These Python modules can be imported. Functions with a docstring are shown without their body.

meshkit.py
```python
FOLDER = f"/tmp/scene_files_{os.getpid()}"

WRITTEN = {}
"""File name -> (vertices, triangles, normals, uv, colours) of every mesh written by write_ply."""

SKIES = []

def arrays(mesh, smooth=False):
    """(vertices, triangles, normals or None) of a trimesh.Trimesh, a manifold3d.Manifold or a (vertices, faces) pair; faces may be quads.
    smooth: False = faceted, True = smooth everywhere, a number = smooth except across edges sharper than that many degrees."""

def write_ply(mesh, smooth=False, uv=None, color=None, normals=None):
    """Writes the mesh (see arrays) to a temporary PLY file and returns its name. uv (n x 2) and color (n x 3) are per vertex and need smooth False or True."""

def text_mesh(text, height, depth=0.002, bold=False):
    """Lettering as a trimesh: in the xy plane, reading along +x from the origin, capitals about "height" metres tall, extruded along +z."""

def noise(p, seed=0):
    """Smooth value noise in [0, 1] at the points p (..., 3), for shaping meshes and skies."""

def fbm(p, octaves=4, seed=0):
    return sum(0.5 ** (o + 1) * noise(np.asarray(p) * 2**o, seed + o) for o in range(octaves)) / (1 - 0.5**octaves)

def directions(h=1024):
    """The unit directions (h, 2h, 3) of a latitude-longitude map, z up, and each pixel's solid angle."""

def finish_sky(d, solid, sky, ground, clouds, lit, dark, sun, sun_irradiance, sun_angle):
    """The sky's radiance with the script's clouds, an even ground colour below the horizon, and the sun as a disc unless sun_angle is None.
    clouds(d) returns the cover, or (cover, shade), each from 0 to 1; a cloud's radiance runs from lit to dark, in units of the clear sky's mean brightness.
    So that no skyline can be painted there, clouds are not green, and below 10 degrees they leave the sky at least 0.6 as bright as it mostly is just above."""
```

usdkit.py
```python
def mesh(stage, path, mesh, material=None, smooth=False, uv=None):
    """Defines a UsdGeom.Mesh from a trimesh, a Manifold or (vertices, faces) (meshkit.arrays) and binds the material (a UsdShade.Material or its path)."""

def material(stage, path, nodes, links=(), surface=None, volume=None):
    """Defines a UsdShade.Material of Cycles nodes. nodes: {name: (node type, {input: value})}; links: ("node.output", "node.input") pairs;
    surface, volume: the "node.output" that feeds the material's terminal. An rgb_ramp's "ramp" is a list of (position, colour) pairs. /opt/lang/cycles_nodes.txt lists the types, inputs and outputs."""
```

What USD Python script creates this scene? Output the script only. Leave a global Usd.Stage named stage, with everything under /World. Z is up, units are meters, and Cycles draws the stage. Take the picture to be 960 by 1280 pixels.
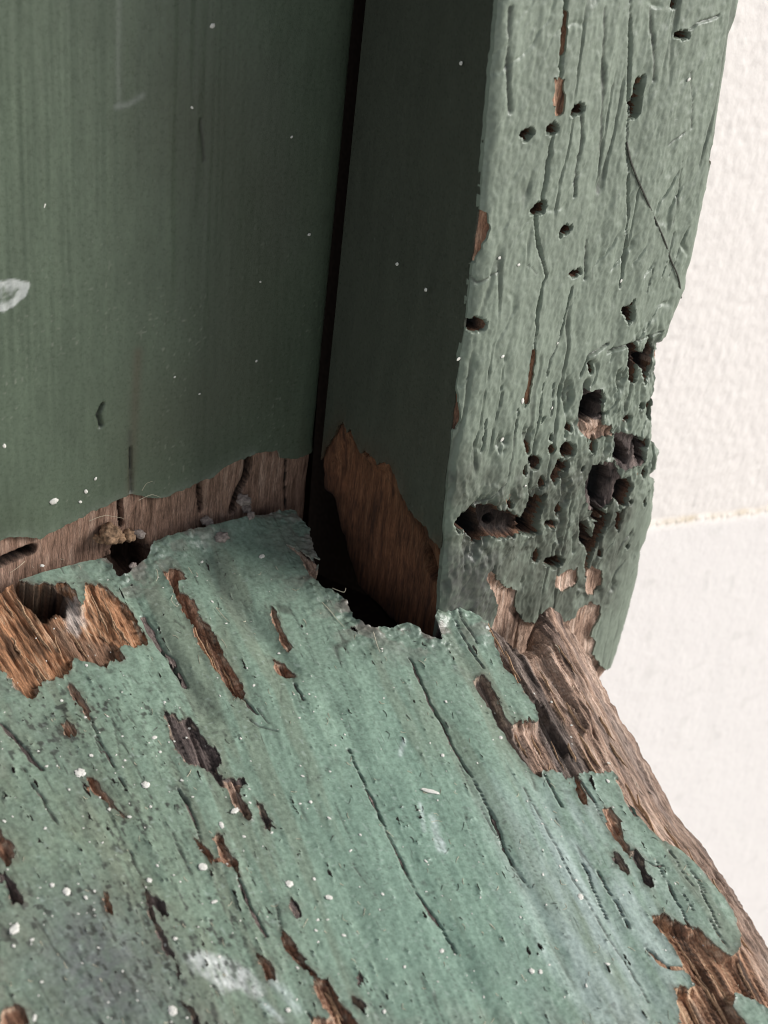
import math, random
import numpy as np
import trimesh
from scipy import ndimage
import usdkit
from pxr import Usd, UsdGeom, UsdLux, UsdShade, Gf, Sdf, Vt

# ----------------------------------------------------------------- camera, sky, sun, exposure
stage = Usd.Stage.CreateInMemory()
UsdGeom.SetStageUpAxis(stage, UsdGeom.Tokens.z)
UsdGeom.SetStageMetersPerUnit(stage, 1.0)
UsdGeom.Xform.Define(stage, '/World')
stage.SetDefaultPrim(stage.GetPrimAtPath('/World'))

F, CX, CY = 1700.0, 480.0, 640.0            # focal length in pixels of a 960 x 1280 picture
up_ = np.array([(150 - 480) / F, (3900 - 640) / F, 1.0]); up_ /= -np.linalg.norm(up_)
xx_ = np.array([(2805 - 480) / F, (-11 - 640) / F, 1.0]); xx_ -= up_ * (xx_ @ up_); xx_ /= np.linalg.norm(xx_)
R = np.stack([xx_, np.cross(up_, xx_), up_], 1)                 # camera (x right, y down, z ahead) from world
CAM = -R.T @ (np.array([(395 - CX) / F, (620 - CY) / F, 1.0]) * 0.30)
EXPOSURE, FSTOP, FOCUS = 1.25, 20.0, 0.265

cam = UsdGeom.Camera.Define(stage, '/World/camera')
m4 = np.eye(4)
m4[0, :3], m4[1, :3], m4[2, :3], m4[3, :3] = R[0], -R[1], -R[2], CAM
cam.AddTransformOp().Set(Gf.Matrix4d(*m4.ravel().tolist()))
cam.CreateFocalLengthAttr(35.0)
cam.CreateHorizontalApertureAttr(35.0 * 960 / F)
cam.CreateVerticalApertureAttr(35.0 * 1280 / F)
cam.CreateClippingRangeAttr(Gf.Vec2f(0.001, 200.0))
cam.CreateFStopAttr(FSTOP); cam.CreateFocusDistanceAttr(FOCUS)
cam.CreateExposureAttr(EXPOSURE)

SUN = np.array([0.70, -0.56, 0.50]); SUN /= np.linalg.norm(SUN)
SUN_I, SUN_ANGLE, SKY_I = 0.4, 24.0, 0.05
sun = UsdLux.DistantLight.Define(stage, '/World/sun')
z_ = SUN; x_ = np.cross([0, 0, 1], z_); x_ /= np.linalg.norm(x_); y_ = np.cross(z_, x_)
m4 = np.eye(4); m4[0, :3], m4[1, :3], m4[2, :3] = x_, y_, z_
sun.AddTransformOp().Set(Gf.Matrix4d(*m4.ravel().tolist()))
sun.CreateIntensityAttr(SUN_I); sun.CreateAngleAttr(SUN_ANGLE); sun.CreateNormalizeAttr(True)
sun.CreateColorAttr(Gf.Vec3f(1.0, 0.97, 0.94))

def mat(name, nodes, links, surface='p.BSDF'):
    return usdkit.material(stage, '/World/Looks/' + name, nodes, links, surface=surface)

UsdGeom.Scope.Define(stage, '/World/Looks')
sky_m = mat('sky_light', {'s': ('sky_texture', {'sky_type': 'single_scattering', 'sun_disc': False, 'sun_elevation': math.asin(SUN[2]), 'sun_rotation': math.atan2(SUN[0], SUN[1])}),
                          'h': ('hsv', {'saturation': 0.35}),
                          'b': ('background_shader', {'strength': SKY_I})}, [('s.color', 'h.color'), ('h.color', 'b.color')], surface='b.background')
sky = UsdLux.DomeLight.Define(stage, '/World/sky')
UsdShade.MaterialBindingAPI.Apply(sky.GetPrim()).Bind(sky_m)
sky.GetPrim().SetCustomDataByKey('kind', 'structure')

# ----------------------------------------------------------------- materials
def film(name, bump, rough, spec, scale, dist=0.00012, dash=0.0, fleck=0.0, mott=0.24):
    """Brush paint: colour from the surface's own stain map, fine mottling, hair checks along the grain, pale flecks, stipple and sheen."""
    return mat(name, {
        'a': ('attribute', {'attribute': 'col'}), 'g': ('attribute', {'attribute': 'gl'}), 'c': ('texture_coordinate', {}),
        'n1': ('noise_texture', {'scale': scale, 'detail': 6.0, 'roughness': 0.65}),
        'n2': ('noise_texture', {'scale': scale * 4.3, 'detail': 3.0, 'roughness': 0.6}),
        'r': ('map_range', {'from_min': 0.3, 'from_max': 0.7, 'to_min': 1 - mott, 'to_max': 1 + mott}),
        'm1': ('mapping', {'scale': (1.9, 0.16, 0.0)}), 'd1': ('noise_texture', {'scale': 1.0, 'detail': 4.0, 'roughness': 0.6, 'distortion': 0.7}),
        'dr': ('map_range', {'from_min': 0.64, 'from_max': 0.71, 'to_min': 0.0, 'to_max': dash, 'clamp': True}),
        'm2': ('mapping', {'scale': (2.6, 1.5, 0.0)}), 'f1': ('noise_texture', {'scale': 1.0, 'detail': 3.0, 'roughness': 0.7, 'distortion': 1.2}),
        'fr': ('map_range', {'from_min': 0.645, 'from_max': 0.70, 'to_min': 0.0, 'to_max': fleck, 'clamp': True}),
        'mul': ('vector_math', {'math_type': 'scale'}),
        'x1': ('mix', {'color2': (0.035, 0.036, 0.030)}), 'x2': ('mix', {'color2': (0.46, 0.52, 0.46)}),
        'rr': ('map_range', {'from_min': 0.3, 'from_max': 0.7, 'to_min': rough - 0.12, 'to_max': rough + 0.12}),
        'add': ('math', {'math_type': 'add'}), 'sub': ('math', {'math_type': 'subtract'}), 'add2': ('math', {'math_type': 'add'}),
        'bp': ('bump', {'strength': bump, 'distance': dist}),
        'p': ('principled_bsdf', {'specular_ior_level': spec})},
        [('c.object', 'n1.vector'), ('c.object', 'n2.vector'), ('n1.fac', 'r.value'), ('a.color', 'mul.vector1'), ('r.result', 'mul.scale'),
         ('g.color', 'm1.vector'), ('m1.vector', 'd1.vector'), ('d1.fac', 'dr.value'), ('g.color', 'm2.vector'), ('m2.vector', 'f1.vector'), ('f1.fac', 'fr.value'),
         ('mul.vector', 'x2.color1'), ('fr.result', 'x2.fac'), ('x2.color', 'x1.color1'), ('dr.result', 'x1.fac'), ('x1.color', 'p.base_color'),
         ('n1.fac', 'rr.value'), ('rr.result', 'p.roughness'), ('n1.fac', 'add.value1'), ('n2.fac', 'add.value2'), ('add.value', 'sub.value1'), ('fr.result', 'sub.value2'), ('sub.value', 'add2.value1'), ('fr.result', 'add2.value2'),
         ('add2.value', 'bp.height'), ('bp.normal', 'p.normal')])

M_sill = film('weathered_green_paint', 0.24, 0.36, 0.5, 1300.0, dash=0.55, fleck=0.42)
M_post = film('chalky_green_paint', 0.22, 0.45, 0.45, 900.0, dash=0.35, fleck=0.12, mott=0.11)
M_panel = film('dark_green_paint', 0.30, 0.38, 0.5, 1500.0, dash=0.2, fleck=0.10, mott=0.13)
M_wood = mat('rotten_wood', {                                   # fibres run along the surface's grain map
    'a': ('attribute', {'attribute': 'col'}), 'g': ('attribute', {'attribute': 'gl'}),
    'm1': ('mapping', {'scale': (4.2, 0.34, 1.6)}), 'm2': ('mapping', {'scale': (11.0, 1.6, 4.0)}),
    'n': ('noise_texture', {'scale': 1.0, 'detail': 5.0, 'roughness': 0.7, 'distortion': 0.4}), 'n2': ('noise_texture', {'scale': 1.0, 'detail': 3.0, 'roughness': 0.6}),
    'r': ('map_range', {'from_min': 0.28, 'from_max': 0.72, 'to_min': 0.28, 'to_max': 1.72}), 'r2': ('map_range', {'from_min': 0.3, 'from_max': 0.7, 'to_min': 0.72, 'to_max': 1.28}),
    'k': ('math', {'math_type': 'multiply'}), 'ad': ('math', {'math_type': 'add'}),
    'mul': ('vector_math', {'math_type': 'scale'}), 'bp': ('bump', {'strength': 0.8, 'distance': 0.00025}),
    'p': ('principled_bsdf', {'roughness': 0.75, 'specular_ior_level': 0.3})},
    [('g.color', 'm1.vector'), ('g.color', 'm2.vector'), ('m1.vector', 'n.vector'), ('m2.vector', 'n2.vector'), ('n.fac', 'r.value'), ('n2.fac', 'r2.value'), ('r.result', 'k.value1'), ('r2.result', 'k.value2'),
     ('a.color', 'mul.vector1'), ('k.value', 'mul.scale'), ('mul.vector', 'p.base_color'), ('n.fac', 'ad.value1'), ('n2.fac', 'ad.value2'), ('ad.value', 'bp.height'), ('bp.normal', 'p.normal')])
M_wall = mat('white_wall_paint', {
    'a': ('attribute', {'attribute': 'col'}), 'c': ('texture_coordinate', {}),
    'n': ('noise_texture', {'scale': 420.0, 'detail': 6.0, 'roughness': 0.6}),
    'bp': ('bump', {'strength': 0.5, 'distance': 0.0004}),
    'p': ('principled_bsdf', {'roughness': 0.7, 'specular_ior_level': 0.3})},
    [('c.object', 'n.vector'), ('a.color', 'p.base_color'), ('n.fac', 'bp.height'), ('bp.normal', 'p.normal')])

def plain(name, color, rough=0.7, scale=900.0, lo=0.7, hi=1.3, spec=0.4):
    return mat(name, {'c': ('texture_coordinate', {}), 'n': ('noise_texture', {'scale': scale, 'detail': 4.0}),
                      'r': ('rgb_ramp', {'ramp': [(0.3, tuple(x * lo for x in color)), (0.7, tuple(min(1, x * hi) for x in color))]}),
                      'p': ('principled_bsdf', {'roughness': rough, 'specular_ior_level': spec})},
               [('c.object', 'n.vector'), ('n.fac', 'r.fac'), ('r.color', 'p.base_color')])
M_core = plain('shade_black_timber', (0.014, 0.010, 0.008), 1.0, spec=0.0)  # timber coloured near black to carry the shade of gaps and hollows
M_speck = plain('white_drip', (0.74, 0.72, 0.66), 0.6, 3000.0, 0.85, 1.08)
M_fibre = plain('pale_fibre', (0.62, 0.56, 0.42), 0.6, 3000.0)
M_hair = plain('dark_bristle', (0.05, 0.05, 0.04), 0.5, 3000.0)
M_splinter = plain('splinter_wood', (0.34, 0.215, 0.13), 0.8, 2200.0, 0.45, 1.5)
M_crumb = plain('crumbled_wood', (0.26, 0.165, 0.10), 0.9, 1500.0, 0.4, 1.5)
M_greycrumb = plain('dusty_crumb', (0.27, 0.225, 0.20), 0.9, 1500.0, 0.55, 1.3)
M_postplain = plain('plain_green_paint', (0.19, 0.225, 0.18), 0.55, 300.0, 0.9, 1.1)
M_ground = plain('paving', (0.38, 0.36, 0.33), 0.85, 40.0, 0.8, 1.15)

# ----------------------------------------------------------------- noise
_rng = np.random.default_rng(7)
_T = _rng.random((512, 512)).astype(np.float32).ravel()
def vn(x, y, seed=0):
    x, y = np.broadcast_arrays(np.asarray(x, np.float32) + np.float32(17.3 * seed), np.asarray(y, np.float32) + np.float32(41.7 * seed))
    xf, yf = np.floor(x), np.floor(y)
    fx, fy = x - xf, y - yf
    fx = fx * fx * (3 - 2 * fx); fy = fy * fy * (3 - 2 * fy)
    xi, yi = xf.astype(np.int32), yf.astype(np.int32)
    x0, x1, y0, y1 = xi & 511, (xi + 1) & 511, (yi & 511) << 9, ((yi + 1) & 511) << 9
    a, c = _T[y0 + x0], _T[y1 + x0]
    a = a + (_T[y0 + x1] - a) * fx; c = c + (_T[y1 + x1] - c) * fx
    return a + (c - a) * fy
def fb(x, y, o=4, seed=0, gain=0.5):
    s, t, g = 0, 0, 1.0
    for k in range(o):
        s = s + g * vn(x * 2.03 ** k, y * 2.03 ** k, seed + 3 * k); t += g; g *= gain
    return s / t - 0.5                                         # about -0.5 .. 0.5
def ridge(x, y, o=3, seed=0):
    s, t, g = 0, 0, 1.0
    for k in range(o):
        s = s + g * (1 - np.abs(2 * vn(x * 2.1 ** k, y * 2.1 ** k, seed + 5 * k) - 1)); t += g; g *= 0.5
    return s / t                                               # 0 .. 1, ridges at 1
def ss(a, b, x):
    t = np.clip((x - a) / (b - a), 0, 1); return t * t * (3 - 2 * t)
def lerp(a, b, t):
    t = np.asarray(t)[..., None]; return np.asarray(a) * (1 - t) + np.asarray(b) * t

# ----------------------------------------------------------------- planes (millimetres) and traced outlines
class Plane:
    def __init__(s, O, U, V, N):
        s.O, s.U, s.V, s.N = (np.asarray(q, float) for q in (O, U, V, N))
        s.flip = np.cross(s.U, s.V) @ s.N < 0
    def uv(s, pts, off=0.0):
        """Points of this plane seen at the given picture positions."""
        p = np.asarray(pts, float)
        d = np.stack([(p[:, 0] - CX) / F, (p[:, 1] - CY) / F, np.ones(len(p))], 1) @ R
        C = CAM * 1000
        q = C + d * (((s.O + s.N * off - C) @ s.N) / (d @ s.N))[:, None] - s.O
        return np.stack([q @ s.U, q @ s.V], 1)
    def xyz(s, u, v, h):
        return (s.O + np.asarray(u)[..., None] * s.U + np.asarray(v)[..., None] * s.V + np.asarray(h)[..., None] * s.N) * 0.001

def sdf(poly, u, v, margin=6.0, closed=True):
    """Signed distance (positive inside) to a polygon, or distance to an open line; -margin far off."""
    poly = np.asarray(poly, float)
    margin = float(margin); out = np.full(u.shape, -margin if closed else margin)
    lo, hi = poly.min(0) - margin, poly.max(0) + margin
    sel = (u > lo[0]) & (u < hi[0]) & (v > lo[1]) & (v < hi[1])
    x, y = u[sel], v[sel]
    if not len(x): return out
    d2 = np.full(x.shape, 1e9); ins = np.zeros(x.shape, bool)
    a = poly; b = np.roll(poly, -1, 0)
    for k in range(len(poly) if closed else len(poly) - 1):
        e = b[k] - a[k]; wx, wy = x - a[k, 0], y - a[k, 1]
        t = np.clip((wx * e[0] + wy * e[1]) / (e @ e + 1e-12), 0, 1)
        d2 = np.minimum(d2, (wx - t * e[0]) ** 2 + (wy - t * e[1]) ** 2)
        if closed:
            c = (a[k, 1] > y) != (b[k, 1] > y)
            with np.errstate(divide='ignore', invalid='ignore'):
                ins ^= c & (x < e[0] * (y - a[k, 1]) / (e[1] if e[1] else 1e-12) + a[k, 0])
    d = np.minimum(np.sqrt(d2), margin)
    out[sel] = np.where(ins, d, -d) if closed else d
    return out

def ell(cx, cy, rx, ry, rot=0, n=14):
    a = np.linspace(0, 2 * np.pi, n, endpoint=False); c, s = math.cos(math.radians(rot)), math.sin(math.radians(rot))
    return [(cx + rx * math.cos(t) * c - ry * math.sin(t) * s, cy + rx * math.cos(t) * s + ry * math.sin(t) * c) for t in a]

# ----------------------------------------------------------------- prims
_names = {}
def path_for(name, parent):
    p = str(parent.GetPath()) if parent is not None else '/World'
    k = _names.get((p, name), -1) + 1; _names[(p, name)] = k
    return f'{p}/{name}' + (f'_{k:03d}' if k else '')
def tag(prim, label=None, cat=None, group=None, kind=None):
    for k, val in (('label', label), ('category', cat), ('group', group), ('kind', kind)):
        if val: prim.SetCustomDataByKey(k, val)
    return prim
def thing(name, label, cat, group=None, kind=None):
    return tag(UsdGeom.Xform.Define(stage, path_for(name, None)).GetPrim(), label, cat, group, kind)
def raw_mesh(name, parent, v, f, n, material, col=None, gl=None):
    m = UsdGeom.Mesh.Define(stage, path_for(name, parent))
    m.CreatePointsAttr(Vt.Vec3fArray.FromNumpy(np.ascontiguousarray(v, np.float32)))
    m.CreateFaceVertexCountsAttr(Vt.IntArray.FromNumpy(np.full(len(f), 3, np.int32)))
    m.CreateFaceVertexIndicesAttr(Vt.IntArray.FromNumpy(np.ascontiguousarray(f, np.int32).ravel()))
    m.CreateSubdivisionSchemeAttr('none')
    m.CreateNormalsAttr(Vt.Vec3fArray.FromNumpy(np.ascontiguousarray(n, np.float32))); m.SetNormalsInterpolation('vertex')
    if col is not None:
        UsdGeom.PrimvarsAPI(m).CreatePrimvar('col', Sdf.ValueTypeNames.Color3fArray, 'vertex').Set(Vt.Vec3fArray.FromNumpy(np.ascontiguousarray(col, np.float32)))
    if gl is not None:                                          # across the grain, along it, height (mm)
        UsdGeom.PrimvarsAPI(m).CreatePrimvar('gl', Sdf.ValueTypeNames.Color3fArray, 'vertex').Set(Vt.Vec3fArray.FromNumpy(np.ascontiguousarray(gl, np.float32)))
    UsdShade.MaterialBindingAPI.Apply(m.GetPrim()).Bind(material)
    return m.GetPrim()
def obj(name, mesh, material, parent=None, smooth=40):
    return usdkit.mesh(stage, path_for(name, parent), mesh, material, smooth=smooth).GetPrim()

def layer(name, parent, P, u, v, h, s, col, material, skirt=0.0, edge_col=None, gr=None):
    """One sheet of a worn surface: the grid (u, v) lifted by h, kept where s > 0, with its cut edge turned down by skirt mm."""
    ny, nx = u.shape
    idx = np.arange(ny * nx).reshape(ny, nx)
    a, b, c, d = (q.ravel() for q in (idx[:-1, :-1], idx[:-1, 1:], idx[1:, 1:], idx[1:, :-1]))
    tri = np.vstack([np.stack([a, b, c], 1), np.stack([a, c, d], 1)])
    S = s.ravel()
    D = np.concatenate([np.stack([u.ravel(), v.ravel(), h.ravel(), (u if gr is None else gr).ravel()], 1), col.reshape(-1, 3)], 1)
    k = (S[tri] > 0).sum(1)
    tris = [tri[k == 3]]; n0 = len(S); keys, parts = [], []
    for want in (1, 2):
        t = tri[k == want]
        odd = (S[t] > 0) == (want == 1)                        # the lone corner
        r = odd.argmax(1); rows = np.arange(len(t))
        p, q, w = t[rows, r], t[rows, (r + 1) % 3], t[rows, (r + 2) % 3]
        parts.append((want, p, q, w, len(keys)))
        keys.append(np.minimum(p, q) * n0 + np.maximum(p, q)); keys.append(np.minimum(p, w) * n0 + np.maximum(p, w))
    allk = np.concatenate(keys); uq, inv = np.unique(allk, return_inverse=True)
    A, B = uq // n0, uq % n0
    with np.errstate(divide='ignore', invalid='ignore'):
        t = np.clip(np.nan_to_num(S[A] / (S[A] - S[B])), 0.02, 0.98)[:, None]
    D = np.vstack([D, D[A] * (1 - t) + D[B] * t])
    off = np.cumsum([0] + [len(x) for x in keys])
    for want, p, q, w, j in parts:
        pq, pw = inv[off[j]:off[j + 1]] + n0, inv[off[j + 1]:off[j + 2]] + n0
        if want == 1: tris.append(np.stack([p, pq, pw], 1))
        else: tris += [np.stack([q, w, pq], 1), np.stack([w, pw, pq], 1)]
    f = np.vstack(tris)
    if P.flip: f = f[:, ::-1]
    used = np.zeros(len(D), bool); used[f.ravel()] = True
    new = np.cumsum(used) - 1; f = new[f]; D = D[used]
    xyz = P.xyz(D[:, 0], D[:, 1], D[:, 2]); colr = D[:, 4:]; gl = np.stack([D[:, 3], D[:, 1], D[:, 2]], 1)
    fn = np.cross(xyz[f[:, 1]] - xyz[f[:, 0]], xyz[f[:, 2]] - xyz[f[:, 0]])
    nrm = np.stack([np.bincount(f.ravel(), np.repeat(fn[:, j], 3), len(xyz)) for j in range(3)], 1)
    nrm /= np.linalg.norm(nrm, axis=1, keepdims=True) + 1e-30
    if skirt:
        e = np.vstack([f[:, [0, 1]], f[:, [1, 2]], f[:, [2, 0]]])
        key = np.sort(e, 1); key = key[:, 0] * len(xyz) + key[:, 1]
        _, first, cnt = np.unique(key, return_index=True, return_counts=True)
        be = e[first[cnt == 1]]
        m = len(xyz); bv, binv = np.unique(be.ravel(), return_inverse=True); be2 = binv.reshape(-1, 2)
        top = xyz[bv]; sk = np.broadcast_to(np.asarray(skirt, float), (len(bv),))
        low = top - P.N * (sk * 0.001)[:, None]
        en = np.cross(top[be2[:, 1]] - top[be2[:, 0]], P.N); bn = np.zeros_like(top)
        np.add.at(bn, be2[:, 0], en); np.add.at(bn, be2[:, 1], en)
        bn /= np.linalg.norm(bn, axis=1, keepdims=True) + 1e-30
        nb = len(bv); i, j = be2[:, 0] + m, be2[:, 1] + m
        f = np.vstack([f, np.stack([j, i, i + nb], 1), np.stack([j, i + nb, j + nb], 1)])
        xyz = np.vstack([xyz, top, low]); nrm = np.vstack([nrm, bn, bn])
        ec = colr[bv] if edge_col is None else lerp(colr[bv], np.broadcast_to(edge_col, (nb, 3)), np.full(nb, 0.65))
        colr = np.vstack([colr, ec, ec]); gl = np.vstack([gl, gl[bv], gl[bv] - np.stack([0 * sk, 0 * sk, sk], 1)])
    return raw_mesh(name, parent, xyz, f, nrm, material, colr, gl)

def pieces(name, parent, P, u, v, h, s, col, material, least=60, **kw):
    """The same, but every separate piece is a mesh of its own; the crumbs too small to pick apart are one."""
    lab, n = ndimage.label(s > 0, np.ones((3, 3)))
    size = np.bincount(lab.ravel(), minlength=n + 1); size[0] = 0
    gr = kw.pop('gr', None); boxes = ndimage.find_objects(lab)
    for k in np.argsort(-size):
        if size[k] < least: break
        r, c = boxes[k - 1]
        w = (slice(max(r.start - 2, 0), r.stop + 2), slice(max(c.start - 2, 0), c.stop + 2))
        other = (lab[w] != k) & (lab[w] > 0)
        layer(name, parent, P, u[w], v[w], h[w], np.where(other, -0.05, s[w]), col[w], material, gr=None if gr is None else gr[w], **kw)
    small = (size[lab] < least) & (lab > 0)
    if small.any():
        tag(layer('small_' + name, parent, P, u, v, h, np.where((lab > 0) & ~small, -0.05, s), col, material, gr=gr, **kw), kind='stuff')

def grid(u0, u1, v0, v1, step):
    return np.meshgrid(np.arange(u0, u1 + step, step), np.arange(v0, v1 + step, step))

def timber(g, l, seed, pal, fine=1.0):
    """Colours of bare fibres: g runs across the grain, l along it (mm)."""
    t = fb(g * 1.1 * fine, l * 0.07, 4, seed) + 0.55 * fb(g * 4.5 * fine, l * 0.35, 2, seed + 9) + 0.35 * fb(g * 0.25, l * 0.2, 2, seed + 4)
    t = np.clip(0.5 + 1.25 * t, 0, 1)
    c = np.where((t < 0.5)[..., None], lerp(pal[0], pal[1], ss(0, 0.5, t)), lerp(pal[1], pal[2], ss(0.5, 1, t)))
    return c
GOLD = ((0.12, 0.065, 0.038), (0.42, 0.21, 0.11), (0.68, 0.45, 0.29))
RED = ((0.05, 0.028, 0.02), (0.29, 0.15, 0.092), (0.56, 0.36, 0.25))
PINK = ((0.10, 0.062, 0.045), (0.37, 0.245, 0.18), (0.63, 0.475, 0.38))
GREY = ((0.06, 0.046, 0.040), (0.19, 0.145, 0.12), (0.36, 0.29, 0.245))
DARK = ((0.035, 0.028, 0.026), (0.11, 0.085, 0.078), (0.24, 0.185, 0.165))
BROWN = ((0.06, 0.032, 0.022), (0.19, 0.098, 0.058), (0.30, 0.17, 0.105))

DEPTH = 41.5                                                    # how far the post stands in front of the panel
t15 = math.radians(15)
SILL = Plane((0, 0, 0), (1, 0, 0), (0, -math.cos(t15), -math.sin(t15)), (0, -math.sin(t15), math.cos(t15)))
FRONT = Plane((0, -DEPTH, 0), (1, 0, 0), (0, 0, 1), (0, -1, 0))
PANEL = Plane((0, 0, 0), (1, 0, 0), (0, 0, 1), (0, -1, 0))
SIDE = Plane((0, 0, 0), (0, -1, 0), (0, 0, 1), (-1, 0, 0))
WALLP = Plane((0, -6, 0), (1, 0, 0), (0, 0, 1), (0, -1, 0))

# ================================================================= SILL BOARD
sill = thing('sill_board', 'sloping sill board with weathered pale green paint flaking off rotten bare wood', 'sill')
SILL_TOP = [(-60, 712), (0, 712), (14, 710), (22, 702), (40, 688), (62, 679), (75, 683), (95, 684), (118, 682), (133, 694), (141, 714), (150, 722), (158, 720), (166, 710), (180, 704), (186, 695), (192, 680), (200, 670),
            (215, 664), (228, 668), (238, 662), (250, 650), (262, 636), (275, 628), (290, 630), (300, 626), (315, 638), (330, 640), (345, 640), (358, 635), (368, 640), (378, 652), (386, 664), (390, 690), (399, 705), (396, 715),
            (395, 728), (405, 738), (418, 742), (430, 752), (440, 772), (455, 783), (468, 788), (478, 786), (490, 787), (500, 782), (513, 783), (525, 792), (540, 800), (552, 803), (548, 790), (541, 780), (545, 766), (556, 764),
            (563, 770), (575, 766), (590, 768), (603, 778), (610, 777), (617, 773), (633, 783), (647, 797), (660, 803), (665, 799), (671, 803), (677, 787), (675, 770), (680, 757)]
SILL_RIGHT = [(693, 767), (713, 783), (733, 807), (748, 827), (760, 852), (780, 887), (797, 907), (817, 937), (840, 973), (860, 1007), (883, 1037), (903, 1073), (923, 1110), (940, 1143), (960, 1173), (1000, 1240), (1060, 1345)]
RIDGE = [(682, 757), (690, 775), (706, 805), (724, 850), (741, 890), (756, 925), (772, 960), (790, 1000), (822, 1040), (862, 1078), (895, 1120), (922, 1168), (955, 1225), (1010, 1320)]
outline = np.vstack([SILL.uv(SILL_TOP), SILL.uv(SILL_RIGHT, -2.9), SILL.uv([(-60, 1345)])])
ridge_poly = np.vstack([SILL.uv(RIDGE), [[140, 150], [140, 30]]])

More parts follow.
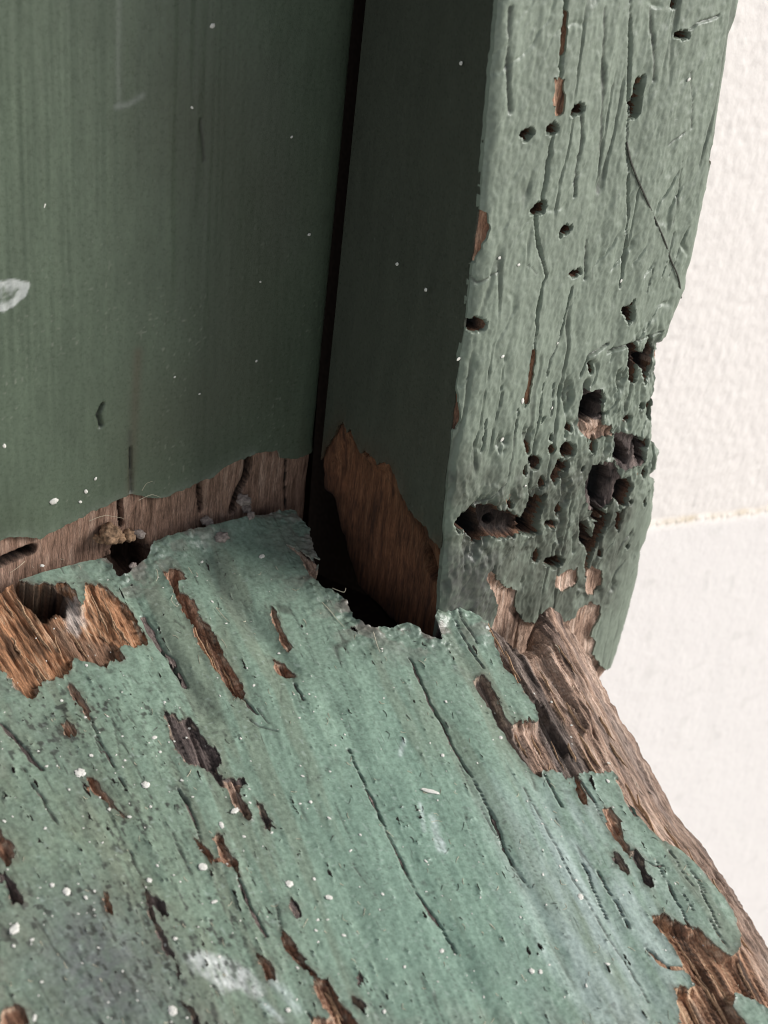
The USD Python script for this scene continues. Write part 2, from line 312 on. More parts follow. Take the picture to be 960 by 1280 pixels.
BARE = {   # outline in the photograph, palette, depth of the lost layer
    'big': ([(-40, 726), (0, 727), (33, 730), (67, 733), (80, 730), (93, 737), (103, 762), (108, 730), (130, 732), (147, 745), (163, 757), (173, 777), (187, 797), (187, 805), (160, 808), (150, 812), (157, 826), (143, 827), (127, 836), (117, 832), (93, 825), (90, 837), (80, 845), (60, 853), (47, 858), (50, 870), (37, 873), (20, 865), (10, 847), (0, 837), (-40, 820)], GOLD, 1.3),
    'streak': ([(202, 714), (215, 712), (228, 716), (233, 724), (225, 730), (224, 742), (233, 745), (243, 750), (248, 762), (252, 776), (262, 782), (272, 800), (285, 828), (298, 850), (306, 868), (303, 878), (290, 868), (278, 850), (265, 832), (252, 812), (243, 795), (238, 780), (228, 765), (222, 750), (214, 735)], RED, 1.6),
    'a': ([(338, 760), (345, 765), (350, 780), (358, 797), (366, 812), (362, 815), (352, 803), (344, 785), (337, 770)], RED, 0.6),
    'b': ([(341, 821), (350, 822), (362, 832), (370, 842), (366, 848), (352, 846), (344, 836)], RED, 0.8),
    'c': ([(357, 683), (368, 687), (378, 690), (385, 700), (402, 703), (396, 712), (397, 729), (388, 722), (380, 710), (375, 697)], PINK, 0.6),
    'd': ([(82, 855), (90, 858), (97, 862), (105, 875), (115, 890), (112, 895), (118, 907), (110, 899), (100, 884), (90, 874)], PINK, 1.0),
    'e': ([(75, 905), (85, 900), (93, 905), (94, 918), (90, 923), (82, 917)], RED, 0.9),
    'f': ([(205, 890), (218, 890), (227, 900), (240, 896), (250, 912), (258, 925), (270, 935), (277, 955), (272, 963), (262, 965), (250, 957), (235, 957), (228, 950), (218, 935), (213, 920), (208, 905)], DARK, 0.5),
    'f2': ([(262, 962), (272, 962), (282, 975), (300, 972), (306, 980), (296, 990), (284, 986), (272, 978)], DARK, 0.4),
    'g': ([(283, 983), (295, 985), (303, 998), (312, 1010), (316, 1022), (308, 1025), (298, 1012), (290, 1002)], PINK, 0.9),
    'h': ([(320, 1000), (330, 1007), (338, 1022), (345, 1035), (335, 1038), (325, 1020)], DARK, 0.5),
    'i': ([(242, 1048), (252, 1052), (262, 1062), (268, 1075), (275, 1072), (270, 1055), (266, 1047), (280, 1042), (281, 1055), (290, 1068), (298, 1078), (300, 1095), (296, 1095), (288, 1082), (272, 1080), (262, 1077), (250, 1060)], RED, 1.0),
    'j': ([(107, 972), (118, 970), (128, 983), (140, 998), (150, 1010), (160, 1020), (152, 1019), (140, 1007), (128, 997), (115, 989)], RED, 0.6),
    'k': ([(-40, 1030), (0, 1038), (8, 1050), (15, 1055), (20, 1070), (12, 1081), (4, 1080), (0, 1075), (-40, 1065)], RED, 1.3),
    'k2': ([(3, 1083), (15, 1100), (28, 1115), (29, 1133), (15, 1131), (8, 1110)], DARK, 1.3),
    'l': ([(129, 1113), (137, 1118), (143, 1142), (135, 1142), (129, 1128)], RED, 1.4),
    'm': ([(178, 1103), (190, 1120), (205, 1126), (211, 1143), (203, 1144), (192, 1130), (196, 1150), (210, 1175), (219, 1196), (209, 1195), (197, 1172), (186, 1145), (182, 1120)], DARK, 0.8),
    'n': ([(320, 1190), (335, 1200), (346, 1217), (344, 1227), (335, 1227), (326, 1212)], RED, 1.2),
    'o': ([(350, 1160), (362, 1168), (372, 1185), (382, 1200), (392, 1213), (400, 1222), (412, 1225), (420, 1243), (430, 1258), (445, 1275), (470, 1320), (395, 1320), (392, 1270), (400, 1273), (412, 1270), (400, 1250), (392, 1235), (392, 1222), (380, 1212), (367, 1197), (354, 1182)], RED, 1.5),
    'p': ([(438, 1243), (450, 1248), (460, 1260), (456, 1267), (445, 1262)], DARK, 1.3),
    'q': ([(5, 1262), (20, 1257), (34, 1265), (34, 1280), (20, 1310), (-10, 1310)], RED, 1.0),
    'r': ([(225, 1253), (240, 1255), (250, 1275), (256, 1300), (243, 1295), (238, 1270)], DARK, 1.0),
    's': ([(362, 1118), (371, 1124), (376, 1140), (371, 1147), (362, 1137)], DARK, 0.4),
    'edge': ([(607, 779), (612, 795), (618, 808), (630, 835), (645, 850), (655, 865), (668, 880), (673, 895), (668, 903), (661, 896), (655, 906), (649, 896), (643, 911), (637, 902), (630, 893), (622, 870), (612, 852), (605, 845), (595, 845), (592, 855), (600, 868), (612, 885), (622, 905), (632, 918), (640, 932), (655, 952), (668, 966), (676, 972), (685, 962), (700, 966), (708, 974), (715, 972), (735, 964), (748, 968), (765, 965),
              (773, 973), (780, 993), (797, 1017), (810, 1033), (830, 1050), (853, 1060), (873, 1080), (893, 1103), (910, 1123), (920, 1143), (927, 1170), (923, 1193), (907, 1192), (890, 1177), (873, 1160), (860, 1160), (840, 1150), (830, 1143), (813, 1142), (817, 1155), (840, 1183), (853, 1207), (868, 1233), (860, 1236), (838, 1233), (845, 1245), (848, 1270), (855, 1320), (955, 1320), (930, 1278), (914, 1256), (918, 1245), (932, 1246), (948, 1254), (975, 1275), (1000, 1320), (1200, 1320), (1200, 1100), (800, 730), (600, 740)], PINK, 1.9),
    't': ([(717, 968), (725, 975), (732, 995), (736, 1009), (728, 1004), (720, 990)], RED, 1.0),
    'u': ([(755, 1012), (765, 1010), (775, 1025), (780, 1050), (791, 1066), (785, 1072), (775, 1057), (762, 1042), (755, 1025)], RED, 1.0),
    'v': ([(764, 1061), (775, 1068), (786, 1092), (778, 1092), (768, 1077)], DARK, 0.9),
    'w': ([(792, 1058), (800, 1065), (806, 1080), (817, 1107), (815, 1114), (805, 1107), (797, 1087), (789, 1070)], DARK, 1.1),
}
DEEP = [([(22, 731), (50, 734), (75, 737), (82, 752), (79, 763), (68, 763), (57, 769), (45, 757), (30, 748)], 7.5),
        ([(672, 872), (680, 876), (690, 895), (703, 915), (716, 935), (712, 940), (697, 924), (683, 902), (672, 884)], 2.2),
        ([(1, 846), (10, 850), (32, 880), (20, 878), (6, 862)], 1.2)]
CRACKS = [   # line in the photograph, width (mm), depth (mm)
    ([(512, 822), (520, 838), (530, 860), (538, 880), (553, 905), (565, 930), (580, 955), (600, 990), (615, 1020), (640, 1080)], 0.42, 1.1),
    ([(435, 937), (450, 970), (470, 1010), (485, 1045), (495, 1065), (515, 1105), (530, 1130), (553, 1160), (570, 1190)], 0.34, 0.9),
    ([(298, 1095), (305, 1115), (320, 1150), (332, 1170)], 0.45, 1.1),
    ([(222, 985), (235, 1005), (243, 1025), (250, 1047)], 0.4, 0.9),
    ([(180, 768), (188, 782), (200, 803), (215, 820), (224, 838), (231, 852)], 0.95, 1.5),
    ([(112, 896), (125, 925), (140, 955), (158, 988)], 0.3, 0.6),
    ([(566, 780), (590, 815), (604, 836)], 0.3, 0.8),
    ([(728, 1078), (736, 1092), (741, 1110), (752, 1133), (760, 1150)], 0.3, 0.8),
    ([(748, 1088), (757, 1105), (765, 1122), (776, 1140), (784, 1160)], 0.35, 0.8),
    ([(808, 1186), (818, 1194), (827, 1206), (838, 1210), (855, 1211)], 0.45, 1.0),
    ([(790, 1062), (800, 1075), (812, 1078), (818, 1082), (829, 1081)], 0.4, 0.9),
    ([(655, 985), (672, 1015), (690, 1050), (710, 1090), (735, 1130), (760, 1170), (790, 1215), (812, 1252)], 0.3, 0.35),
    ([(680, 968), (690, 985), (702, 1008)], 0.35, 0.8), ([(725, 975), (740, 1000), (752, 1020)], 0.35, 0.7),
    ([(773, 973), (783, 996), (795, 1018)], 0.6, 1.1),
    ([(560, 740), (575, 780), (596, 806)], 0.3, 0.5), ([(575, 955), (590, 990)], 0.2, 0.3),
    ([(0, 905), (20, 925), (36, 945), (52, 962)], 0.6, 0.8), ([(30, 960), (52, 1000), (75, 1035)], 0.3, 0.4),
    ([(120, 920), (128, 940)], 0.4, 0.5), ([(300, 868), (315, 885), (322, 893)], 0.5, 0.9),
    ([(306, 895), (322, 908), (345, 915)], 0.3, 0.5), ([(368, 855), (380, 875)], 0.4, 0.6),
    ([(395, 975), (420, 950)], 0.15, 0.15), ([(440, 1080), (470, 1120)], 0.2, 0.2),
    ([(820, 1075), (832, 1100), (848, 1130), (858, 1150)], 0.3, 0.6), ([(838, 1062), (850, 1085), (866, 1108)], 0.3, 0.6),
    ([(852, 1070), (868, 1092), (882, 1115)], 0.3, 0.5), ([(868, 1095), (885, 1130), (900, 1160)], 0.3, 0.6), ([(855, 1118), (866, 1138)], 0.25, 0.5),
    ([(888, 1150), (900, 1170), (910, 1185)], 0.35, 0.7), ([(600, 1005), (640, 1080), (660, 1110)], 0.25, 0.3),
    ([(640, 1085), (655, 1112)], 0.2, 0.2), ([(215, 1040), (228, 1068), (240, 1090)], 0.3, 0.4), ([(160, 1060), (185, 1105)], 0.3, 0.5),
    ([(322, 885), (335, 905)], 0.25, 0.4), ([(345, 1130), (352, 1160)], 0.3, 0.4), ([(385, 1265), (392, 1280)], 0.5, 0.8),
]
SILL_STEP = 0.245
u, v = grid(-122, 84, 2, 152, SILL_STEP)
px_ok = None
k_ = ss(-75, -25, u + 0.26 * v)
G = u + 0.26 * k_ * v                                            # across the grain
wu = u + 0.6 * fb(u * 0.9, v * 0.9, 3, 1) + 0.55 * fb(G * 2.6, v * 1.1, 2, 2)
wv = v + 2.2 * fb(G * 1.7, v * 0.4, 3, 3)
o_s = sdf(outline, u + 0.9 * fb(u * 1.2, v * 1.2, 3, 5), v + 0.9 * fb(u * 1.2, v * 1.2, 3, 6), 30)
o_w = sdf(outline, u + 1.0 * fb(G * 1.5, v * 0.3, 3, 7), v + 1.6 * fb(G * 2.2, v * 0.25, 3, 8), 30)
rd = np.maximum(sdf(ridge_poly, u + 0.8 * fb(u * 0.4, v * 0.2, 2, 4), v, 14), 0)       # distance beyond the worn arris
base = 1.1 * fb(G * 0.10, v * 0.015, 2, 11) + 0.26 * fb(G * 0.40, v * 0.05, 3, 12) - 0.36 * rd - 0.008 * rd * rd
grooves = [([(255, 690), (275, 730), (300, 760), (335, 800), (360, 835)], 2.6, 1.2), ([(165, 740), (200, 800), (235, 855), (260, 890)], 2.2, 0.9), ([(60, 890), (120, 985), (180, 1090)], 2.4, 0.6),
           ([(415, 880), (470, 990), (560, 1165), (620, 1280)], 2.2, 0.45), ([(510, 815), (640, 1080), (730, 1250)], 2.0, 0.45), ([(560, 790), (680, 1000), (820, 1260)], 1.8, 0.4)]
for line, w, d in grooves:
    q = sdf(SILL.uv(line), u, v, 9, closed=False); base -= d * np.exp(-(q / w) ** 2)
topd = np.clip(o_s, 0, 30)
crumple = np.exp(-topd / 4.5)
base += crumple * (1.8 * fb(u * 0.35, v * 0.45, 4, 14) + 0.5)
for line, d in (([(190, 690), (240, 672), (300, 650)], 1.4), ([(30, 712), (110, 707)], 0.5), ([(545, 775), (570, 775), (600, 790)], 1.3)):
    q = sdf(SILL.uv(line), u, v, 12, closed=False); base += d * np.exp(-(q / 3.5) ** 2)

bare = np.full(u.shape, -6.0); wood_col = timber(G, v, 20, RED); lost = np.zeros(u.shape)
for i, (key, (poly, pal, dep)) in enumerate(BARE.items()):
    q = sdf(SILL.uv(poly), wu, wv, 6)
    bare = np.maximum(bare, q)
    near = q > -1.2
    if near.any():
        wood_col[near] = timber(G[near], v[near], 21 + i, pal)
        lost = np.maximum(lost, np.where(near, dep * ss(-0.3, 1.1, q), 0))
# small chips where the film has let go along the grain
zl = [([(205, 890), (330, 1030), (300, 1090), (420, 1250)], 6.0), ([(740, 990), (800, 1090), (860, 1140)], 5.0), ([(180, 1100), (215, 1200)], 4.0), ([(60, 880), (150, 1020)], 5.0)]
blob_line_zone = sum(np.exp(-(sdf(SILL.uv(l_), u, v, 20, False) / w_) ** 2) for l_, w_ in zl)
chip = vn(G * 0.85, v * 0.22, 31) + 0.35 * fb(G * 3, v * 1.2, 2, 32)
zone = ss(-15, -70, u) * ss(10, 35, v) * 0.022 + 0.0 + 0.04 * blob_line_zone
chip = np.maximum(chip, vn(G * 1.6 + 0.6 * fb(u, v, 2, 34), v * 0.55, 35) + 0.5 * fb(G * 3.5, v * 1.8, 3, 36) - 0.05)
chips = (chip - (0.985 - zone)) * 5.0
bare = np.where(np.abs(bare) < 2, bare + (0.5 + 0.7 * ss(5, 25, u)) * fb(G * 2.0, v * 0.8, 4, 33), bare)
bare_all = np.maximum(bare, np.where(topd > 1.5, chips, -6))
wood_col = np.where((bare < -0.5)[..., None], timber(G, v, 47, DARK), wood_col)
lost = np.maximum(lost, 0.12 * ss(-0.3, 0.4, chips))
# tones inside the large patches
edge_q = sdf(SILL.uv(BARE['edge'][0]), wu, wv, 6)
wood_col = np.where((edge_q > -0.5)[..., None], lerp(wood_col, timber(G, v, 61, GREY), ss(0.36, 0.58, vn(G * 0.16, v * 0.03, 62) + 0.3 * fb(G * 0.6, v * 0.05, 2, 63)) * (0.45 + 0.55 * ss(3.0, 0.0, rd))), wood_col)
low_edge = sdf(SILL.uv([(800, 1130), (950, 1180), (1010, 1340), (830, 1340)]), u, v, 6)
wood_col = np.where((low_edge > -1)[..., None], lerp(wood_col, timber(G, v, 64, ((0.05, 0.028, 0.018), (0.36, 0.19, 0.11), (0.66, 0.45, 0.29)), 1.3), ss(-1, 2, low_edge) * 0.9 * ss(2.5, 0, rd)), wood_col)
pale = sdf(SILL.uv([(82, 742), (98, 745), (108, 775), (98, 790), (84, 785), (80, 765)]), wu, wv, 6)
wood_col = lerp(wood_col, np.array((0.58, 0.52, 0.48)), 0.75 * ss(-0.8, 0.8, pale + 1.2 * fb(G * 2, v * 0.7, 2, 65)))
rot = sdf(SILL.uv([(60, 770), (95, 790), (145, 800), (150, 826), (120, 835), (95, 822), (70, 800)]), wu, wv, 6)
wood_col = lerp(wood_col, timber(G, v, 66, GREY) * np.array((0.9, 0.72, 0.6)), 0.75 * ss(-2, 1.5, rot))

fringe = ss(-0.1, 0.05, bare) * ss(0.7, 0.2, bare) * ss(0.45, 0.65, vn(u * 1.1, v * 0.8, 67))
wood_col = lerp(wood_col, np.array((0.60, 0.47, 0.35)), 0.6 * fringe)
wood_col = lerp(wood_col, timber(G, v, 69, DARK, 0.8), 0.5 * ss(0.56, 0.72, vn(G * 0.5 + 0.4 * fb(u * 0.4, v * 0.1, 2, 91), v * 0.03, 92)) * ss(0.5, 3, edge_q))
fib = ridge(G * 0.75 + 0.7 * fb(u * 0.35, v * 0.12, 3, 68), v * 0.06, 3, 41)
fib2 = ridge(G * 2.3, v * 0.14, 2, 42)
rough = ss(-0.2, 0.7, bare) * (1 - 0.55 * ss(0, 2.5, rd))
wood = base - 0.26 - 0.8 * lost - rough * (1.0 * (0.62 - fib) + 0.75 * (0.6 - fib2)) - rough * 0.6 * ss(0.55, 0.8, ridge(G * 0.32, v * 0.02, 2, 43)) * 1.0
for poly, d in DEEP:
    q = sdf(SILL.uv(poly), wu, wv, 6)
    wood -= d * ss(-0.3, 0.35, q)
    wood_col *= (1 - min(0.9, 0.08 * d + 0.2) * ss(-1.7, -0.3, q))[..., None]  # hole walls coloured dark, standing in for the shade inside
# raised splinter along the right hand end
sp = sdf(SILL.uv([(680, 757), (692, 770), (712, 805), (730, 850), (748, 905), (735, 915), (715, 880), (695, 840), (680, 805), (675, 775)]), wu, wv, 6)
wood += 1.7 * ss(-0.6, 1.2, sp)
sp2 = sdf(SILL.uv([(610, 777), (620, 772), (640, 795), (668, 850), (690, 890), (700, 930), (680, 900), (650, 850), (625, 815)]), wu, wv, 6)
wood += 0.8 * ss(-0.6, 1.5, sp2)
wood = np.where(o_w < 3.5, wood - 1.6 * ss(3.5, 0, o_w) * ss(12, 0, rd) * (rd < 0.01), wood)
s_wood = np.minimum(np.minimum(o_w + 0.15, bare_all + 2.2 + 4 * (DEEP is None)), 4)
pieces('bare_wood', sill, SILL, u, v, wood, s_wood, np.clip(wood_col, 0.01, 0.8), M_wood, skirt=6.0, gr=G)

paint = base + 0.10 * fb(G * 1.8, v * 0.5, 3, 51) + 0.06 * fb(u * 1.1, v * 1.1, 3, 52) + 0.05 * ridge(G * 0.9, v * 0.05, 2, 53)
paint += crumple * 0.9 * fb(u * 1.1, v * 1.1, 3, 54)
edge = np.minimum(-bare_all, topd)
paint += 0.26 * np.exp(-np.clip(edge, 0, 9) / 0.45) * np.clip(vn(u * 0.7, v * 0.5, 55) * 1.5 - 0.25, -0.2, 1)
dirt = np.zeros(u.shape)
for line, w, d in CRACKS:
    q = sdf(SILL.uv(line), u + 0.9 * fb(u * 0.5, v * 0.4, 4, 56), v, 4, closed=False)
    wloc = w * (0.25 + 1.15 * vn(v * 0.45, u * 0.1, 57)) * 0.6
    paint -= d * (0.35 + 1.0 * vn(v * 0.22, u * 0.1 + 5, 60)) * ss(wloc * 1.5, 0, q); dirt = np.maximum(dirt, 0.85 * ss(wloc * 1.3, wloc * 0.4, q))
    dirt = np.maximum(dirt, 0.18 * np.exp(-(q / 0.9) ** 2))
# faint checks all over
hc = ridge(G * 0.42, v * 0.022, 1, 58); brk = ss(0.52, 0.72, vn(G * 0.5, v * 0.07, 59))
hc2 = ridge(G * 0.8 + 0.5 * fb(u * 0.3, v * 0.2, 3, 88), v * 0.05, 1, 89); brk2 = ss(0.50, 0.66, vn(G * 0.35, v * 0.09, 90)) * ss(10, -60, u)
fine = np.maximum(ss(0.955, 0.99, hc) * brk, ss(0.95, 0.99, hc2) * brk2)
paint -= 0.07 * fine; dirt = np.maximum(dirt, 0.62 * fine)
def blob(line_or_poly, w, closed=True, P=SILL, uu=None, vv=None):
    q = sdf(P.uv(line_or_poly), u if uu is None else uu, v if vv is None else vv, 40, closed)
    return ss(-w, w, q) if closed else np.exp(-(q / w) ** 2)
green = np.array((0.216, 0.302, 0.234)); col = np.broadcast_to(green, u.shape + (3,)).copy()
mott = fb(G * 0.35, v * 0.12, 4, 70); mot2 = fb(u * 0.9, v * 0.9, 4, 71)
col *= (1 + 0.55 * mott + 0.40 * mot2)[..., None]
olive = np.array((0.20, 0.235, 0.165))
left = blob([(-200, 820), (60, 880), (230, 1000), (330, 1150), (380, 1340), (-200, 1340)], 22)
col = lerp(col, olive * (1 + 0.3 * mot2)[..., None], np.clip(left * (0.50 + 1.0 * fb(G * 0.3, v * 0.15, 3, 72)), 0, 0.9))
col = lerp(col, np.array((0.20, 0.225, 0.165)), np.clip(0.8 * ss(0.05, 0.25, fb(G * 0.22, v * 0.03, 3, 73)), 0, 0.55))
greym = blob([(70, 1130), (120, 1120), (200, 1190), (210, 1290), (120, 1340), (70, 1250), (45, 1190)], 10)
col = lerp(col, np.array((0.135, 0.145, 0.14)) * (1 + 0.6 * mot2)[..., None], np.clip(greym * (0.9 + 1.2 * mot2), 0, 0.96))
paler = blob([(640, 1000), (720, 1010), (850, 1200), (840, 1340), (740, 1340), (690, 1180)], 14)
col = lerp(col, np.array((0.40, 0.48, 0.455)), np.clip(paler * (0.70 + 2.2 * fb(G * 0.6, v * 0.10, 3, 74)), 0, 0.85))
teal = 0.6 * blob([(480, 860), (620, 1000), (720, 1280), (620, 1340), (500, 1280), (400, 1000)], 30)
col = lerp(col, np.array((0.17, 0.32, 0.255)), teal * 0.55)
for cpx, cpy, w in ((245, 1210, 0), (0, 0, 0)):
    pass
wst = sdf(SILL.uv([(233, 1197), (252, 1189), (275, 1195), (300, 1205), (318, 1222), (332, 1240), (320, 1246), (300, 1232), (280, 1240), (262, 1222), (245, 1214)]), u + 0.6 * fb(u, v, 3, 75), v + 0.6 * fb(u, v, 3, 76), 6)
col = lerp(col, np.array((0.66, 0.68, 0.66)), np.clip(ss(-0.9, 0.5, wst) * (0.62 + 1.5 * fb(G * 1.2, v * 0.6, 3, 77)), 0, 1))
for line, w in (([(540, 1022), (545, 1045), (550, 1062)], 0.7), ([(525, 1005), (530, 1040)], 0.35), ([(505, 925), (500, 945)], 0.4), ([(552, 1050), (556, 1065)], 0.4), ([(340, 1225), (360, 1245), (372, 1262)], 0.8), ([(330, 1255), (352, 1275)], 0.6)):
    col = lerp(col, np.array((0.60, 0.68, 0.66)), np.clip(0.8 * blob(line, w, False) * (0.7 + 1.4 * fb(u * 3, v * 1, 2, 78)), 0, 0.9))
speckle = ss(0.80, 0.9, vn(u * 1.6, v * 1.3, 79)) * ss(0.5, 0.75, vn(u * 0.12, v * 0.12, 80))     # grey mould dots
ml = blob([(0, 880), (140, 860), (240, 900), (330, 1060), (260, 1290), (0, 1290)], 12)
md = np.clip(ss(0.70, 0.82, vn(G * 1.5, v * 0.8, 81) + 0.25 * fb(u * 3, v * 3, 2, 82)) * ml * (0.3 + ss(0.4, 0.7, vn(u * 0.1, v * 0.1, 83))), 0, 1)
col = lerp(col, np.array((0.05, 0.052, 0.045)), np.clip(1.2 * md + 0.4 * speckle, 0, 0.9))
lightdots = ss(0.86, 0.93, vn(u * 1.9, v * 1.7, 84))
col = lerp(col, np.array((0.42, 0.50, 0.45)), 0.35 * lightdots)
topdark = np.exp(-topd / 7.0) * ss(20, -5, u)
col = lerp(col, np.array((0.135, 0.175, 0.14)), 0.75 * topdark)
crust = ss(0.52, 0.68, vn(u * 0.28, v * 0.3, 85) + 0.3 * fb(u * 1.5, v * 1.5, 2, 86)) * np.exp(-topd / 5.0)
col = lerp(col, np.array((0.20, 0.165, 0.145)), 0.75 * crust)
for line, w, a in (([(262, 700), (285, 745), (320, 790)], 2.6, 0.45), ([(190, 775), (215, 815), (250, 880)], 2.0, 0.35), ([(60, 910), (95, 960), (110, 990)], 3.0, 0.4)):
    col = lerp(col, np.array((0.075, 0.085, 0.075)), a * blob(line, w, False))
col = lerp(col, np.array((0.05, 0.05, 0.042)), np.clip(dirt, 0, 0.95))
halo = np.exp(-np.clip(-bare, 0, 6) / 0.7)
col = lerp(col, np.array((0.11, 0.10, 0.075)), np.clip(0.75 * halo * (0.5 + 1.6 * fb(u * 1.3, v * 0.9, 3, 87)), 0, 0.8))
s_paint = np.minimum(np.minimum(o_s, -bare_all), 4)
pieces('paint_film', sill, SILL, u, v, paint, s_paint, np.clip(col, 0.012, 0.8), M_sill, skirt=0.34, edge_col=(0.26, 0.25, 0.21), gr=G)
SILL_G = (u, v, paint, wood, bare_all)

def box_hull(corners):
    return trimesh.convex.convex_hull(np.asarray(corners, float) * 0.001)
c_ = []
for (uu, vv) in ((-160, 3), (-8, 3), (-8, 52), (26, 52), (6, 150), (-160, 150)):
    for hh in (-34, -13.5):
        c_.append(SILL.O + SILL.U * uu + SILL.V * vv + SILL.N * hh)
obj('board_core', box_hull(c_), M_core, sill, smooth=False)

# ================================================================= PANEL
panel = thing('recessed_panel', 'smooth dark green painted board set back in the corner, bare brown lower edge', 'board')
u, v = grid(-92, 2.4, -24, 118, 0.33)
def corner(z): return np.interp(z, [-30, 10, 104, 130], [0.5, 0.6, 3.0, 3.6])      # where the shaded side of the post meets the back
xr = corner(v) - 0.8 - u
PAINT_EDGE = [(-60, 690), (0, 675), (13, 670), (33, 670), (50, 673), (67, 663), (83, 655), (100, 648), (110, 640), (133, 632), (150, 623), (163, 617), (187, 623), (207, 620), (227, 613), (247, 603), (267, 595), (283, 583), (300, 575), (310, 571), (317, 567), (347, 563), (350, 573), (380, 572), (397, 567), (420, 565)]
pe = np.vstack([PANEL.uv(PAINT_EDGE), [[10, 60], [10, 200], [-140, 200], [-140, 0]]])
w1 = 0.8 * fb(u * 0.9, v * 0.9, 3, 101)
pq = sdf(pe, u + w1, v + 0.9 * fb(u * 1.1, v * 0.8, 3, 102), 30)
gap = np.clip(xr, 0, 9)
roundr = -3.0 * (1 - np.sqrt(np.clip(1 - (1 - np.clip(gap / 6.0, 0, 1)) ** 2, 0, 1)))
pb = 0.30 * fb(u * 0.10, v * 0.05, 2, 103) + roundr
brush = ridge(u * 0.42, v * 0.010, 3, 104) * ss(-20, -45, u) * (0.5 + ss(30, 60, v))
ph = pb + 0.36 * brush + 0.05 * fb(u * 1.6, v * 0.10, 3, 105) + 0.05 * fb(u * 1.3, v * 1.3, 3, 106)
ph += 0.45 * np.exp(-np.clip(pq, 0, 20) / 1.2) * vn(u * 0.3, v * 0.3, 107) - 0.15 * np.exp(-np.clip(pq - 3.0, 0, 20) / 3.0)
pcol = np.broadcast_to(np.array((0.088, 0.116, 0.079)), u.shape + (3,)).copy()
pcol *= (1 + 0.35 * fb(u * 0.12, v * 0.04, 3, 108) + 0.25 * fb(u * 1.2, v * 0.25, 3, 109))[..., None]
def pblob(line, w, closed=False):
    q = sdf(PANEL.uv(line), u, v, 30, closed); return np.exp(-(q / w) ** 2) if not closed else ss(-w, w, q)
for line, w, a, c in (([(172, 440), (168, 520), (162, 640)], 1.0, 0.55, (0.085, 0.062, 0.042)), ([(147, 0), (146, 80), (147, 130)], 0.45, 0.4, (0.20, 0.225, 0.19)), ([(144, 133), (160, 130), (178, 119)], 0.5, 0.5, (0.24, 0.26, 0.24)),
                      ([(260, 150), (330, 260), (300, 470), (200, 540)], 13.0, 0.55, (0.066, 0.074, 0.048)), ([(330, 100), (360, 300)], 6.0, 0.25, (0.095, 0.10, 0.082)), ([(162, 540), (164, 612)], 0.45, 0.6, (0.04, 0.04, 0.032))):
    pcol = lerp(pcol, np.array(c), a * pblob(line, w))
rg = sdf(PANEL.uv([(-20, 352), (20, 349), (35, 352), (33, 365), (20, 380), (5, 388), (-20, 386)]), u + 0.5 * fb(u, v, 3, 110), v + 0.5 * fb(u, v, 3, 111), 8)
ring = ss(-0.25, 0.1, rg) * np.clip(0.25 + ss(1.9, 0.3, rg) + 1.2 * fb(u * 1.6, v * 1.6, 2, 112), 0, 1)
pcol = lerp(pcol, np.array((0.52, 0.54, 0.52)), 0.8 * ring)
grit = ss(0.86, 0.94, vn(u * 1.8, v * 1.8, 113)) * ss(0.45, 0.7, vn(u * 0.09, v * 0.09, 114)) * ss(75, 40, v)
pcol = lerp(pcol, np.array((0.24, 0.25, 0.20)), 0.55 * grit); ph += 0.06 * grit
for line, w, d in (([(128, 505), (122, 518), (126, 532)], 0.5, 1.0), ([(163, 560), (164, 615)], 0.3, 0.8), ([(250, 150), (255, 200)], 0.5, 0.15)):
    q = sdf(PANEL.uv(line), u + 0.3 * fb(u, v, 2, 115), v, 4, False); ph -= d * ss(w, 0, q); pcol = lerp(pcol, np.array((0.03, 0.032, 0.025)), 0.8 * ss(w * 1.2, 0, q))
pcol = lerp(pcol, np.array((0.13, 0.15, 0.115)), 0.45 * np.exp(-np.clip(pq, 0, 9) / 1.0) * vn(u * 0.6, v * 0.6, 116))
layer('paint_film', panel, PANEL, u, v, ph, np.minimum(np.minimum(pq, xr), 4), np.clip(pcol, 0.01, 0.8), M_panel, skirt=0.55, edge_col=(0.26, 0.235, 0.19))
ww = pb - 0.75 - 0.40 * (0.6 - ridge(u * 0.5, v * 0.03, 3, 120)) - 0.15 * (0.6 - ridge(u * 1.9, v * 0.08, 2, 121))
wc = timber(u, v, 122, ((0.12, 0.07, 0.048), (0.29, 0.18, 0.13), (0.43, 0.295, 0.225)))
ww -= ss(0, 9, -pq) * 0.8
for line, w, d in (([(312, 566), (313, 585), (310, 600), (302, 618), (296, 640)], 1.0, 9.0), ([(250, 600), (252, 616), (256, 640)], 0.55, 7.0), ([(152, 622), (153, 640), (155, 660)], 0.5, 6.0), ([(-20, 716), (0, 709), (20, 699), (40, 690)], 1.3, 7.0), ([(360, 570), (362, 640)], 0.25, 0.6)):
    q = sdf(PANEL.uv(line), u + 0.35 * fb(u * 0.5, v * 0.8, 3, 123), v, 4, False); ww -= d * ss(w, w * 0.5, q); wc *= (1 - 0.93 * ss(w * 1.15, w * 0.85, q))[..., None]  # cracks cut in, their shade painted nearly black as well
rotl = sdf(PANEL.uv([(140, 680), (160, 668), (188, 672), (196, 722), (132, 722)]), u, v, 8)
rq = ss(0, 2.2, rotl + 4.5 * fb(u * 0.45, v * 0.6, 4, 124)); ww -= 6.0 * rq; wc *= (1 - 0.7 * rq)[..., None]  # hollow carved, with its shade also put into the wood colour
layer('bare_wood', panel, PANEL, u, v, ww, np.minimum(np.minimum(-pq + 2.0, xr), 4), np.clip(wc, 0.01, 0.8), M_wood, skirt=3.0)
obj('board_core', box_hull([(x, y, z) for x in (-170, -5.0) for y in (11, 30) for z in (-40, 330)]), M_core, panel, smooth=False)

